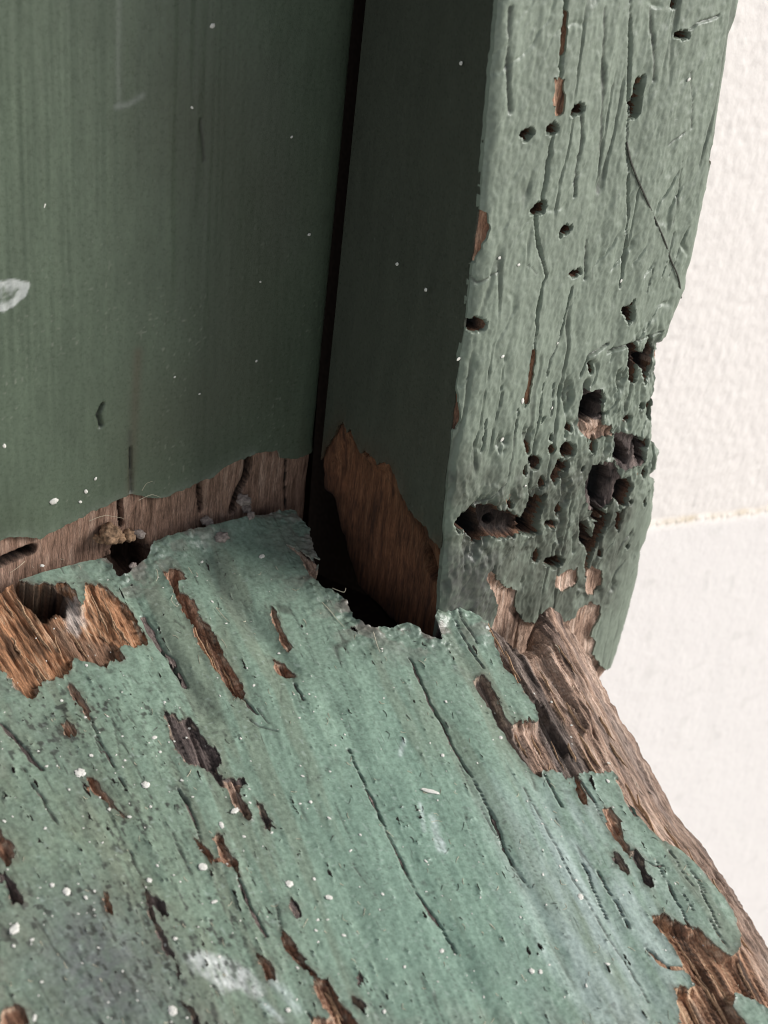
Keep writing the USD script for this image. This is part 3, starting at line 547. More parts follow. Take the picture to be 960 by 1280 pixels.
# ================================================================= POST
post = thing('frame_post', 'upright green post with front face riddled by woodworm holes, before the white wall', 'post')
u, v = grid(-2, 66, -66, 124, 0.27)
RIGHT = [(945, -70), (930, 0), (926, 22), (918, 45), (912, 90), (905, 130), (897, 190), (890, 230), (880, 280), (872, 320), (864, 345), (863, 362), (846, 400), (838, 424), (828, 432), (830, 450), (823, 480), (818, 520), (820, 552), (829, 566), (825, 588), (817, 596), (825, 605), (820, 650), (812, 678), (806, 690), (803, 720), (790, 770), (775, 820), (768, 838), (758, 850), (740, 920)]
def lean(z): return np.interp(z, [-70, -8, 14, 40, 77, 110, 130], [4.2, 3.6, 1.7, 1.0, 0.9, -1.0, -1.8])      # the post's arris is not quite plumb
fo = np.vstack([FRONT.uv(RIGHT), [(lean(z) + 0.1, z) for z in np.linspace(-70, 128, 40)]])
GX = u + 0.5 * fb(u * 0.08, v * 0.02, 2, 201)
pu = u + 0.7 * fb(u * 0.9, v * 0.7, 4, 202); pv = v + 1.7 * fb(u * 1.3, v * 0.6, 4, 203)
fs = sdf(fo, u + (0.35 + 0.25 * ss(20, 40, u)) * fb(u * 0.9, v * 0.45, 3, 204), v + 0.5 * fb(u, v, 2, 205), 12)
arris = np.clip(fs, 0, 12)
fbse = -0.9 * np.exp(-arris / 0.7) + 0.8 * fb(u * 0.09, v * 0.02, 2, 206)
lower = ss(75, 20, v)                                             # more decay towards the foot
right = ss(20, 40, u)
plate = vn(GX * 0.20 + 0.8 * fb(u * 0.2, v * 0.05, 2, 262), v * 0.016, 207)      # broad staves between the splits
plate2 = vn(GX * 0.55 + 0.6 * fb(u * 0.5, v * 0.1, 2, 263), v * 0.05, 264)
fbse += 1.1 * (plate - 0.5) + 0.30 * (plate2 - 0.5)
stp = ss(0.90, 0.99, ridge(GX * 0.24 + 0.9 * fb(u * 0.3, v * 0.06, 3, 265), v * 0.020, 1, 266)) * ss(0.35, 0.6, vn(u * 0.2, v * 0.06, 267))
fbse -= 0.55 * stp
# oblique folds in the paint on the right half, lumps and drag marks everywhere
a1, a2 = u * 0.82 - v * 0.57, u * 0.57 + v * 0.82
fbse += right * 0.36 * (ridge(a1 * 0.30, a2 * 0.11, 3, 209) - 0.5) + 0.34 * fb(u * 0.75, v * 0.36, 3, 268) + 0.22 * fb(u * 2.0, v * 1.0, 2, 269) + 0.12 * (ridge(GX * 0.8 + 0.7 * fb(u * 0.4, v * 0.15, 3, 274), v * 0.09, 2, 275) - 0.5)
fold = ss(0.90, 0.985, ridge(a1 * 0.22 + 0.6 * fb(u * 0.3, v * 0.3, 3, 270), a2 * 0.07, 1, 271)) * ss(0.45, 0.65, vn(u * 0.15, v * 0.12, 272))
fbse -= 0.55 * fold * (0.35 + 0.65 * right)
fbse += (0.15 + 0.75 * lower) * 0.75 * fb(u * 0.5, v * 0.28, 4, 210)
calm = np.clip(ss(0, 4, fs + np.where(u < 30, 9, 0)) * (1 - 0.8 * ss(-1.5, 1.5, sdf(FRONT.uv([(792, 598), (835, 600), (812, 690), (775, 840), (735, 845), (765, 740), (785, 680)]), u, v, 8))), 0.12, 1)
fbse = -0.9 * np.exp(-arris / 0.7) - 0.7 * np.exp(-arris / 2.2) + (fbse + 0.9 * np.exp(-arris / 0.7)) * calm
HOLES = [(ell(852, 43, 8, 6), 7), ([(799, 97), (806, 96), (803, 120), (801, 138), (796, 147), (788, 147), (789, 128), (794, 112)], 8), (ell(722, 137, 9, 6, -30), 5), (ell(690, 162, 7, 7, -30), 5), (ell(659, 168, 8, 5, -20), 5),
         (ell(673, 261, 10, 6, -25), 7), (ell(707, 288, 9, 5, -40), 4), ([(776, 386), (790, 375), (790, 398), (783, 404)], 5), ([(735, 497), (748, 487), (753, 500), (748, 520), (735, 528), (724, 532), (728, 515)], 4.5),
         (ell(708, 562, 8, 9), 5), ([(695, 576), (703, 574), (701, 590), (695, 603), (688, 601), (691, 587)], 3.5), (ell(671, 580, 6, 8), 3), ([(770, 556), (778, 553), (786, 567), (777, 576), (768, 573)], 8), (ell(691, 701, 12, 7, 5), 8),
         ([(570, 655), (580, 640), (592, 632), (600, 640), (605, 655), (608, 668), (600, 683), (592, 675), (586, 664), (575, 667)], 6), ([(600, 632), (620, 634), (640, 642), (652, 648), (650, 665), (640, 670), (620, 672), (607, 670), (603, 650)], 1.7),
         ([(652, 642), (662, 625), (672, 619), (681, 619), (679, 634), (672, 650), (673, 667), (660, 671), (651, 664)], 6.5), (ell(622, 655, 7, 6), 6), ([(722, 655), (731, 652), (737, 661), (738, 680), (733, 692), (729, 680), (722, 672)], 5.5),
         ([(741, 652), (758, 648), (760, 658), (752, 676), (742, 692), (734, 715), (730, 722), (729, 700), (738, 678)], 5), (ell(746, 643, 9, 7), 8.5), ([(738, 592), (746, 578), (764, 582), (768, 604), (760, 628), (750, 636), (740, 634), (736, 612)], 3.2),
         ([(775, 600), (786, 598), (790, 610), (782, 630), (774, 634), (769, 620)], 3.6), ([(803, 438), (814, 424), (824, 440), (817, 465), (806, 480), (801, 460)], 4.5), ([(808, 500), (818, 499), (816, 524), (808, 520)], 4.5),
         ([(783, 430), (793, 425), (798, 445), (795, 470), (786, 475), (783, 455)], 2.6), (ell(688, 655, 7, 5), 2.5), (ell(720, 343, 9, 4, -15), 2.0), ([(795, 545), (803, 552), (806, 575), (800, 580), (794, 562)], 4),
         (ell(690, 560, 4, 6), 2.5), (ell(843, 5, 4, 6), 3), (ell(598, 408, 10, 9), 2.5), ([(770, 640), (780, 636), (776, 655), (768, 660)], 2.5), (ell(697, 635, 5, 9), 2.0), (ell(660, 560, 4, 9), 1.5)]
_hr = random.Random(11)
for _k in range(46):                                             # pinholes of the worm, thickest about the middle of the rot
    hx, hy = _hr.gauss(745, 55), _hr.gauss(575, 75)
    if 575 < hx < 812 and 430 < hy < 720:
        a_ = _hr.uniform(1.6, 4.2); HOLES.append((ell(hx, hy, a_, a_ * _hr.uniform(0.8, 2.6), _hr.uniform(-15, 15), 9), _hr.uniform(1.5, 4.5)))
fd = np.zeros(u.shape); hq = np.full(u.shape, -6.0)
for poly, d in HOLES:
    q = sdf(FRONT.uv(poly), pu, pv, 5); hq = np.maximum(hq, q)
    fd = np.maximum(fd, 1.5 * d * (0.5 * ss(-0.16, 0.12, q) + 0.5 * ss(0.0, 0.8, q)))
# random worm tunnels and pits near the foot
pit = vn(u * 0.42 + v * 0.05, v * 0.13, 212) + 0.45 * fb(u * 1.1, v * 0.5, 4, 213)
fd = np.maximum(fd, 1.3 * ss(0.70, 0.98, pit) * blob([(600, 560), (690, 480), (800, 420), (830, 420), (830, 600), (770, 740), (560, 740)], 3.5, True, FRONT) )
GR = [([(790, -40), (789, 40), (788, 100), (784, 180), (787, 215), (785, 260), (780, 320), (774, 360)], 0.65, 1.3), ([(705, -40), (706, 20), (702, 60), (699, 100)], 0.75, 1.8), ([(690, 170), (684, 220), (678, 250)], 0.8, 1.2), ([(668, 262), (672, 300), (682, 345), (676, 362), (670, 400), (667, 435), (660, 480), (654, 508)], 0.65, 1.5),
      ([(727, 140), (728, 175), (720, 215), (718, 245)], 0.6, 0.8), ([(716, 360), (706, 400), (700, 425)], 0.6, 1.0), ([(700, 425), (688, 450), (684, 470)], 0.5, 0.8), ([(735, 300), (733, 350)], 0.6, 0.7), ([(660, 330), (670, 342)], 0.5, 0.6), ([(645, 510), (640, 560), (632, 600), (610, 625), (585, 640)], 0.6, 1.0),
      ([(680, 480), (674, 530), (668, 580), (662, 612)], 0.55, 1.0), ([(693, 480), (690, 520)], 0.4, 0.8), ([(607, 525), (604, 565)], 0.4, 0.8), ([(862, 90), (866, 130), (864, 160)], 0.5, 0.4), ([(852, 200), (848, 250), (842, 280)], 0.5, 0.5), ([(855, 165), (835, 180)], 0.5, 0.35), ([(900, 20), (870, 28), (850, 45)], 0.6, 0.6),
      ([(845, 290), (835, 325), (828, 345)], 0.6, 0.9), ([(858, 295), (845, 330), (838, 345)], 0.5, 0.7), ([(818, 330), (808, 365)], 0.5, 0.6), ([(760, 440), (778, 432), (800, 425), (830, 415)], 0.8, 1.0), ([(725, 470), (735, 445), (760, 430)], 0.7, 0.9), ([(575, 320), (600, 355), (625, 340)], 0.8, 0.8), ([(740, 725), (752, 700), (768, 672)], 0.5, 0.5),
      ([(770, 690), (790, 665)], 0.4, 0.4), ([(765, 725), (782, 700)], 0.4, 0.4), ([(640, 10), (637, 80), (640, 140)], 1.0, 0.6), ([(756, 10), (754, 120), (751, 240)], 1.2, 0.45), ([(815, 10), (818, 100)], 1.2, 0.4)]
gd = np.zeros(u.shape); gdirt = np.zeros(u.shape)
for line, w, d in GR:
    q = sdf(FRONT.uv(line), pu, v, 5, False)
    wl = w * (0.25 + 1.0 * vn(v * 0.25, u * 0.1, 214)) * 0.62; d = d * (0.3 + 1.0 * vn(v * 0.17 + 9, u * 0.1, 215))
    gd = np.maximum(gd, d * ss(wl * 1.2, 0, q)); gdirt = np.maximum(gdirt, 0.7 * ss(wl * 0.9, wl * 0.2, q))
PB = [([(691, 98), (705, 97), (705, 120), (703, 145), (694, 146), (692, 120)], RED), ([(588, 268), (600, 262), (612, 265), (615, 285), (608, 305), (600, 330), (586, 337), (580, 300)], RED), ([(568, 462), (576, 470), (580, 500), (578, 540), (572, 547), (562, 530), (560, 500)], BROWN),
      ([(605, 722), (612, 712), (622, 725), (630, 733), (648, 738), (645, 758), (655, 778), (672, 776), (690, 783), (718, 770), (722, 758), (738, 753), (752, 757), (750, 770), (743, 780), (738, 792), (746, 802), (740, 818), (765, 848), (770, 880), (600, 880), (612, 790), (622, 765), (617, 745)], PINK),
      ([(735, 709), (752, 712), (752, 730), (744, 745), (733, 742), (729, 728)], PINK), ([(690, 724), (703, 715), (722, 708), (720, 730), (707, 738), (694, 737)], PINK), ([(664, 435), (669, 437), (665, 470), (659, 505), (653, 506), (658, 470)], BROWN), ([(704, 10), (710, 18), (707, 60), (700, 78), (702, 40)], BROWN),
      ([(826, 440), (840, 440), (832, 470), (824, 500), (815, 500), (822, 470)], PINK), ([(893, 180), (902, 178), (895, 205), (889, 205)], PINK), ([(818, 590), (830, 588), (826, 604), (816, 598)], PINK), ([(757, 838), (775, 835), (772, 880), (740, 880)], PINK),
      ([(735, 580), (768, 575), (778, 600), (765, 630), (750, 640), (735, 640), (728, 610)], DARK), ([(600, 632), (650, 645), (652, 668), (607, 672)], BROWN), ([(772, 540), (800, 545), (806, 580), (780, 590), (765, 570)], DARK), ([(728, 490), (752, 486), (752, 530), (722, 536)], DARK), ([(724, 535), (760, 528), (766, 545), (730, 548)], PINK)]
fbq = np.full(u.shape, -6.0); fwc = timber(GX, v, 220, BROWN)
for i, (poly, pal) in enumerate(PB):
    q = sdf(FRONT.uv(poly), pu + 0.4 * fb(u * 2, v * 0.6, 2, 221), pv, 5); fbq = np.maximum(fbq, q)
    near = q > -1.2; fwc[near] = timber(GX[near], v[near], 222 + i, pal)
hw = fbse - fd - gd
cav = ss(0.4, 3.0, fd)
fwc = lerp(fwc, timber(GX, v, 250, DARK), 0.85 * cav); fwc *= (1 - 0.88 * ss(1.2, 3.6, fd))[..., None]; fwc *= (1 - 0.55 * ss(-0.3, 0.3, hq))[..., None]  # wood blackened with depth, painting in the shade of the holes
fwh = hw - 0.35 - 0.5 * ss(0, 1, fbq) - 0.45 * (0.6 - ridge(GX * 1.2, v * 0.06, 3, 251)) * ss(-0.2, 1, np.maximum(fbq, hq))
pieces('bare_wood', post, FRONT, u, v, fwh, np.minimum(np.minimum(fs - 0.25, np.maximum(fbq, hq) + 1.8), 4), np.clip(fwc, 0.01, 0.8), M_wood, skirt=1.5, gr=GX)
fp = hw + 0.12 * fb(u * 1.6, v * 0.6, 3, 252) + 0.06 * fb(u * 2.4, v * 2.4, 2, 253)
lost_q = np.maximum(fbq, hq + 0.12)
fp += 0.30 * np.exp(-np.clip(-lost_q, 0, 9) / 0.5) * (vn(u * 0.8, v * 0.6, 254) - 0.2)
rag = blob([(580, 600), (690, 600), (800, 400), (840, 400), (830, 600), (760, 660), (570, 720)], 3, True, FRONT)
fp += rag * (1.1 * (ridge(u * 0.55 + v * 0.12, v * 0.22, 4, 255) - 0.55) + 0.5 * fb(u * 1.8, v * 0.9, 3, 273))
fcol = np.broadcast_to(np.array((0.200, 0.236, 0.186)), u.shape + (3,)).copy()
fcol *= (1 + 0.22 * fb(u * 0.25, v * 0.10, 3, 256) + 0.22 * fb(u * 1.5, v * 0.8, 3, 257))[..., None]
grime = np.clip(blob([(560, 560), (640, 590), (760, 560), (800, 640), (770, 760), (650, 800), (556, 760)], 5, True, FRONT) * (0.72 + 1.5 * fb(u * 0.45, v * 0.3, 4, 258)), 0, 0.9)
fcol = lerp(fcol, np.array((0.088, 0.098, 0.076)), grime)
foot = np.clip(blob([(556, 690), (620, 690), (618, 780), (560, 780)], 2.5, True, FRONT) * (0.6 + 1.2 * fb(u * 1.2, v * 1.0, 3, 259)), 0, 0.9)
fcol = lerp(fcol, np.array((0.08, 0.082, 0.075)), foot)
gdirt = np.maximum(gdirt, 0.35 * stp)
fcol = lerp(fcol, np.array((0.055, 0.06, 0.05)), np.clip(gdirt, 0, 0.8))
fcol = lerp(fcol, np.array((0.07, 0.07, 0.06)), 0.55 * ss(0.3, 1.6, fd))
pieces('paint_film', post, FRONT, u, v, fp, np.minimum(np.minimum(fs, -lost_q), 4), np.clip(fcol, 0.012, 0.8), M_post, skirt=1.0, gr=GX)

FRONT_H = (u, v, np.where(lost_q > 0, fwh, fp))
def front_h(px, py):
    w = FRONT.uv([(px, py)])[0]; uu, vv, hh = FRONT_H
    return hh[int(round((w[1] - vv[0, 0]) / 0.27)), int(round((w[0] - uu[0, 0]) / 0.27))]

# the shaded side of the post, turned to the corner
u, v = grid(0.0, DEPTH + 1.0, -40, 122, 0.33)
SB = [(388, 600), (405, 560), (424, 530), (440, 552), (448, 564), (465, 577), (484, 588), (491, 609), (500, 631), (510, 650), (525, 665), (540, 687), (551, 704), (575, 712), (600, 760), (600, 900), (380, 900), (380, 640)]
sq = sdf(SIDE.uv(SB), u + 1.5 * fb(u * 0.5, v * 0.5, 4, 301), v + 3.2 * fb(u * 0.7, v * 0.3, 4, 302), 12)
so = np.minimum(DEPTH - 0.6 + 0.9 * fb(v * 0.25, u * 0.1, 3, 303) - u, 6)
sb = -(u / DEPTH * lean(v) + (1 - u / DEPTH) * corner(v)) + 0.25 * fb(u * 0.15, v * 0.04, 2, 304)
sp_h = sb + 0.07 * fb(u * 1.2, v * 0.12, 3, 305) + 0.3 * np.exp(-np.clip(-sq, 0, 9) / 0.8) * vn(u * 0.5, v * 0.5, 306)
scol = np.broadcast_to(np.array((0.046, 0.051, 0.037)), u.shape + (3,)) * (1 + 0.3 * fb(u * 0.3, v * 0.1, 3, 307) + 0.2 * fb(u * 2, v * 1, 2, 308))[..., None]  # darker than the front face: this side's shade is partly in the colour
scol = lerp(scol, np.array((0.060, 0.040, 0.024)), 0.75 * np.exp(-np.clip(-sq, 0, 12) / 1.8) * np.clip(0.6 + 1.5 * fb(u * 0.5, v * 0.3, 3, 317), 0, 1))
layer('side_paint', post, SIDE, u, v, sp_h, np.minimum(np.minimum(-sq, so - 1.5), 4), np.clip(scol, 0.01, 0.8), M_panel, skirt=0.5)
sw = sb - 0.8 - 1.6 * ss(0, 5, sq) * (0.4 + vn(u * 0.14, v * 0.06, 309)) - 0.5 * (0.6 - ridge(u * 0.55, v * 0.03, 3, 310)) - 0.2 * (0.6 - ridge(u * 2, v * 0.1, 2, 311))
for poly, d in (([(509, 690), (515, 687), (522, 705), (529, 725), (521, 732), (511, 715)], 5.0), ([(444, 556), (452, 560), (453, 572), (446, 572)], 1.6), ([(505, 645), (512, 660), (514, 690), (507, 690)], 1.5)):
    sw -= d * ss(-0.5, 0.7, sdf(SIDE.uv(poly), u + 0.4 * fb(u, v, 2, 312), v, 5))
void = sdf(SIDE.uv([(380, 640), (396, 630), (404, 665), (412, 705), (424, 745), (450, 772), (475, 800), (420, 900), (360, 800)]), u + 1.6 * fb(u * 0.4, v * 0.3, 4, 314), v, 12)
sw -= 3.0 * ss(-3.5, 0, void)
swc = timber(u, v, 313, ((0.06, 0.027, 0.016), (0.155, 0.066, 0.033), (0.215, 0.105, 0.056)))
swc *= (np.clip(1.05 + 1.3 * fb(u * 0.18, v * 0.09, 4, 315), 0.4, 1.4) * (1 - 0.85 * ss(-9, -0.3, void)) * (1 - 0.5 * ss(5, 0.5, sq) * vn(u * 0.4, v * 0.3, 316)))[..., None]  # darkens towards the void, recess shade painted into the wood
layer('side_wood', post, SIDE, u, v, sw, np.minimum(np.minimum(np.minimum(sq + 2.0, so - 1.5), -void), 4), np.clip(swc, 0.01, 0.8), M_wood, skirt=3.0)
obj('post_core', box_hull([(x, y, z) for x in (20, 55) for y in (-DEPTH + 14, 30) for z in (-66, 330)]), M_core, post, smooth=False)
obj('post_core', box_hull([(x, y, z) for x in (-16, 8.9) for y in (14, 30) for z in (-66, 330)]), M_core, post, smooth=False)  # backing added behind the corner gap to keep it dark
obj('upper_post', box_hull([(x, y, z) for x in (-1.4, 62) for y in (-DEPTH - 0.3, 30) for z in (120.5, 420)]), M_postplain, post, smooth=False)

# ================================================================= WALL
wall = thing('white_wall', 'white painted masonry wall, roughcast above a smooth band, behind the green post', 'wall')
u, v = grid(46, 290, -330, 150, 0.7)
JOINT = [(700, 672), (820, 656), (860, 651), (900, 647), (960, 639), (1100, 622)]
jl = WALLP.uv(JOINT)
jz = np.interp(u + 0, jl[:, 0], jl[:, 1]) + 0.9 * fb(u * 0.16, v * 0.0, 3, 401)
above = v - jz
peb = fb(u * 0.42, v * 0.50, 3, 402) + 0.5 * (ridge(u * 0.5, v * 0.55, 2, 403) - 0.5)
smooth_h = 0.30 * fb(u * 0.10, v * 0.10, 4, 404) + 0.05 * fb(u * 0.6, v * 0.6, 3, 405)
wh = np.where(above > 0, 0.36 * peb * ss(0, 2.5, above) - 0.9 * ss(-0.2, 1.0, above), smooth_h - 0.7 * np.exp(above / 0.7))
wcol = np.broadcast_to(np.array((0.78, 0.735, 0.70)), u.shape + (3,)) * (1 + 0.05 * fb(u * 0.2, v * 0.2, 4, 406))[..., None]
wcol = lerp(wcol, np.array((0.79, 0.755, 0.735)), 0.8 * ss(0, -3, above))
st = np.exp(-((above - 0.4) / 1.0) ** 2) * np.clip(0.55 + 1.1 * fb(u * 0.2, v * 0.3, 3, 407), 0, 1)
wcol = lerp(wcol, np.array((0.46, 0.36, 0.20)), 0.75 * st)
smu = ss(0.80, 0.93, vn(u * 0.22, v * 0.2, 408)) * ss(0, -2, above); wcol = lerp(wcol, np.array((0.62, 0.60, 0.57)), 0.3 * smu)
layer('roughcast', wall, WALLP, u, v, wh, above + 0.05, np.clip(wcol, 0, 0.88), M_wall, skirt=2.0)
layer('smooth_band', wall, WALLP, u, v, wh, -(above + 0.05), np.clip(wcol, 0, 0.88), M_wall, skirt=2.0)
obj('wall_core', box_hull([(x, y, z) for x in (35, 900) for y in (-2.5, 150) for z in (-600, 900)]), M_wall, wall, smooth=False)

# ================================================================= SPECKS, FIBRES, CRUMBS
rnd = random.Random(5)
def surf_point(P, px, py, lift=0.0):
    w = P.uv([(px, py)])[0]; return P.xyz(w[0], w[1], lift)
def sill_h(px, py):
    w = SILL.uv([(px, py)])[0]; uu, vv, p_, wd, b_ = SILL_G
    i = int(round((w[1] - vv[0, 0]) / SILL_STEP)); j = int(round((w[0] - uu[0, 0]) / SILL_STEP))
    return (wd if b_[i, j] > 0 else p_)[i, j]
def lump(center, axes, N, seed, flat=0.35, sub=1, rough=0.35):
    """A small irregular blob lying on a surface with normal N; axes are its radii in mm along two directions of the surface."""
    m = trimesh.creation.icosphere(sub); r = np.random.default_rng(seed)
    p = m.vertices * (1 + rough * (r.random(len(m.vertices)) - 0.5))[:, None]
    N = np.asarray(N, float); a = np.cross(N, [0.31, 0.2, 0.93]); a /= np.linalg.norm(a); b = np.cross(N, a)
    th = axes[2] if len(axes) > 2 else 0.0
    a, b = a * math.cos(th) + b * math.sin(th), b * math.cos(th) - a * math.sin(th)
    m.vertices = np.asarray(center) + 0.001 * (p[:, :1] * axes[0] * a + p[:, 1:2] * axes[1] * b + p[:, 2:] * min(axes[:2]) * flat * N)
    return m
SP = [(100, 965, 1.15), (182, 981, 0.8), (18, 1162, 1.5), (83, 1115, 0.75), (65, 1107, 0.6), (40, 1175, 0.5), (294, 1013, 0.9), (277, 1031, 0.8), (162, 1020, 0.5), (193, 922, 0.6), (254, 1083, 0.8), (216, 1263, 0.9), (268, 1126, 0.6),
      (362, 1104, 0.7), (388, 1003, 0.55), (375, 1005, 0.45), (411, 1024, 0.5), (411, 1122, 0.75), (219, 1173, 0.5), (43, 1273, 0.6), (553, 945, 0.45), (301, 923, 0.35), (118, 1114, 0.5), (107, 1123, 0.45), (187, 1098, 0.5), (384, 1211, 0.7),
      (444, 1252, 0.6), (378, 971, 0.4), (52, 1228, 0.4), (114, 944, 0.45), (725, 1122, 0.8), (720, 1101, 0.5), (760, 976, 0.45), (764, 948, 0.4), (664, 1215, 0.8), (675, 1216, 0.5), (733, 1232, 0.4), (557, 878, 0.4), (52, 713, 0.5), (253, 700, 0.5), (265, 753, 0.45),
      (327, 697, 0.75), (480, 1265, 0.4), (552, 1189, 0.5), (693, 870, 0.5), (626, 922, 0.4), (360, 1263, 0.6), (505, 1210, 0.35), (340, 1040, 0.35), (200, 940, 0.35)]
for i, (px, py, r) in enumerate(SP):
    obj('paint_speck', lump(surf_point(SILL, px, py, sill_h(px, py) + 0.1), (r * rnd.uniform(0.5, 1.15) * 0.75, r * rnd.uniform(0.6, 1.25) * 0.72, rnd.random() * 3), SILL.N, i, 0.3, 2, 0.55), M_speck, sill, smooth=60)
obj('paint_speck', lump(surf_point(SILL, 537, 990, sill_h(537, 990) + 0.12), (0.42, 1.75, 1.45), SILL.N, 77, 0.4, 2), M_speck, sill, smooth=60)
tiny = []
for i in range(420):
    px, py = rnd.uniform(0, 900), rnd.uniform(720, 1279)
    w = SILL.uv([(px, py)])[0]
    if sdf(outline, np.array([w[0]]), np.array([w[1]]), 30)[0] < 1.5: continue
    if px > 420 and rnd.random() < 0.45: continue
    r = 0.10 + 0.16 * rnd.random() ** 2
    tiny.append(lump(surf_point(SILL, px, py, sill_h(px, py) + 0.05), (r, r * rnd.uniform(0.6, 1.8), rnd.random() * 3), SILL.N, i, 0.35, 0, 0.8))
tag(obj('tiny_specks', trimesh.util.concatenate(tiny), M_speck, sill, smooth=60), kind='stuff')
for i, (px, py, r) in enumerate([(52, 258, 1.25), (95, 265, 0.6), (67, 626, 1.15), (239, 134, 0.55), (265, 32, 0.7), (156, 304, 0.55), (386, 293, 0.5), (364, 171, 0.4), (325, 352, 0.35), (320, 451, 0.4), (107, 614, 0.6), (100, 627, 0.5), (5, 557, 0.6), (249, 492, 0.35), (119, 598, 0.5), (20, 461, 0.5), (218, 471, 0.35)]):
    obj('paint_speck', lump(surf_point(PANEL, px, py, 0.15), (r * 0.75, r * 0.55, rnd.random() * 3), PANEL.N, 100 + i, 0.4, 2), M_speck, panel, smooth=60)
for i, (px, py, r) in enumerate([(629, 550, 0.7), (627, 445, 0.6), (651, 500, 0.8), (776, 351, 0.5), (859, 99, 0.6), (690, 166, 0.55), (626, 323, 0.55), (648, 331, 0.5), (697, 429, 0.35), (655, 606, 0.4), (690, 510, 0.4), (581, 453, 0.6)]):
    obj('paint_speck', lump(surf_point(FRONT, px, py, front_h(px, py) + 0.08), (r * 0.75, r * 0.5, rnd.random() * 3), FRONT.N, 200 + i, 0.4, 2), M_speck, post, smooth=60)
for i, (px, py) in enumerate([(533, 362), (577, 79), (497, 330)]):
    obj('paint_speck', lump(surf_point(SIDE, px, py, 0.15), (0.45, 0.35, 0.3), SIDE.N, 300 + i, 0.4, 1), M_speck, post, smooth=60)

def tube(pts, r0, r1=None, sides=5):
    p = np.asarray(pts, float)
    k = np.linspace(0, len(p) - 1, 4 * len(p)); i = np.clip(k.astype(int), 0, len(p) - 2); t = (k - i)[:, None]
    p0, p1, p2, p3 = p[np.maximum(i - 1, 0)], p[i], p[i + 1], p[np.minimum(i + 2, len(p) - 1)]
    q = 0.5 * (2 * p1 + (p2 - p0) * t + (2 * p0 - 5 * p1 + 4 * p2 - p3) * t ** 2 + (3 * p1 - p0 - 3 * p2 + p3) * t ** 3)
    tg = np.gradient(q, axis=0); tg /= np.linalg.norm(tg, axis=1, keepdims=True) + 1e-12
    a = np.cross(tg, [0.3, 0.5, 0.81]); a /= np.linalg.norm(a, axis=1, keepdims=True) + 1e-12; b = np.cross(tg, a)
    rr = np.linspace(r0, r0 if r1 is None else r1, len(q))[:, None] * 0.001; ang = np.arange(sides) * 2 * np.pi / sides
    vv = (q[:, None] + rr[:, None] * (np.cos(ang)[None, :, None] * a[:, None] + np.sin(ang)[None, :, None] * b[:, None])).reshape(-1, 3)
    ii, jj = np.meshgrid(np.arange(len(q) - 1), np.arange(sides), indexing='ij'); j2 = (jj + 1) % sides
    f = np.stack([ii * sides + jj, ii * sides + j2, (ii + 1) * sides + j2, (ii + 1) * sides + jj], -1).reshape(-1, 4)
    return trimesh.Trimesh(vv, np.vstack([f[:, [0, 1, 2]], f[:, [0, 2, 3]]]), process=False)
tag(obj('bristle', tube([surf_point(FRONT, px, py, front_h(px, py) + 0.12) for px, py in [(785, 178), (788, 200), (795, 222), (806, 250), (818, 275), (830, 300), (840, 325), (848, 348), (855, 374)]], 0.20, 0.16), M_hair, post, smooth=60), 'thin dark brush bristle caught under the paint')
def sill_tube(pts, r, lift=0.3):
    return tube([surf_point(SILL, px, py, sill_h(px, py) + l_) for (px, py), l_ in zip(pts, lift if np.ndim(lift) else [lift] * len(pts))], r, r * 0.5)
HAIRS = [([(414, 740), (420, 746), (427, 750), (429, 746)], [0.2, 0.9, 1.3, 1.6]), ([(402, 755), (412, 766), (420, 775), (430, 786)], 0.25), ([(214, 726), (217, 738), (214, 752), (220, 760), (225, 752)], 0.5), ([(465, 795), (470, 808), (474, 818)], 0.4), ([(270, 762), (278, 772), (286, 780)], 0.35), ([(195, 715), (197, 722), (195, 728)], 0.5), ([(235, 712), (240, 720)], 0.4)]
for pts, l_ in HAIRS:
    tag(obj('fibre', sill_tube(pts, 0.075, l_), M_fibre, sill, smooth=60), 'pale hair-thin wood fibre on the paint')
lint, dark_lint = [], []
for i in range(420):
    px, py = rnd.uniform(0, 930), rnd.uniform(700, 1279); w = SILL.uv([(px, py)])[0]
    if sdf(outline, np.array([w[0]]), np.array([w[1]]), 30)[0] < 2.5: continue
    a = rnd.gauss(1.05, 0.55); L = rnd.uniform(3, 11) * rnd.uniform(0.5, 1.3); b = rnd.gauss(0, 0.5)
    pts = [(px, py), (px + L * 0.5 * math.cos(a), py + L * 0.5 * math.sin(a)), (px + L * 0.5 * math.cos(a) + L * 0.5 * math.cos(a + b), py + L * 0.5 * math.sin(a) + L * 0.5 * math.sin(a + b))]
    t = tube([surf_point(SILL, x, y, sill_h(x, y) + 0.06) for x, y in pts], rnd.uniform(0.035, 0.085), 0.03, 3)
    (lint if rnd.random() < 0.62 else dark_lint).append(t)
tag(obj('pale_lint', trimesh.util.concatenate(lint), M_fibre, sill, smooth=60), kind='stuff')
tag(obj('dark_lint', trimesh.util.concatenate(dark_lint), M_hair, sill, smooth=60), kind='stuff')
for pts in ([(176, 612), (180, 602), (186, 598)], [(172, 624), (186, 616), (196, 618)], [(110, 650), (128, 642), (150, 644)], [(30, 700), (20, 706), (8, 712)]):
    tag(obj('fibre', tube([surf_point(PANEL, px, py, 0.5 + 0.5 * k) for k, (px, py) in enumerate(pts)], 0.05, 0.02), M_fibre, panel, smooth=60), 'wispy pale thread at the torn paint edge')
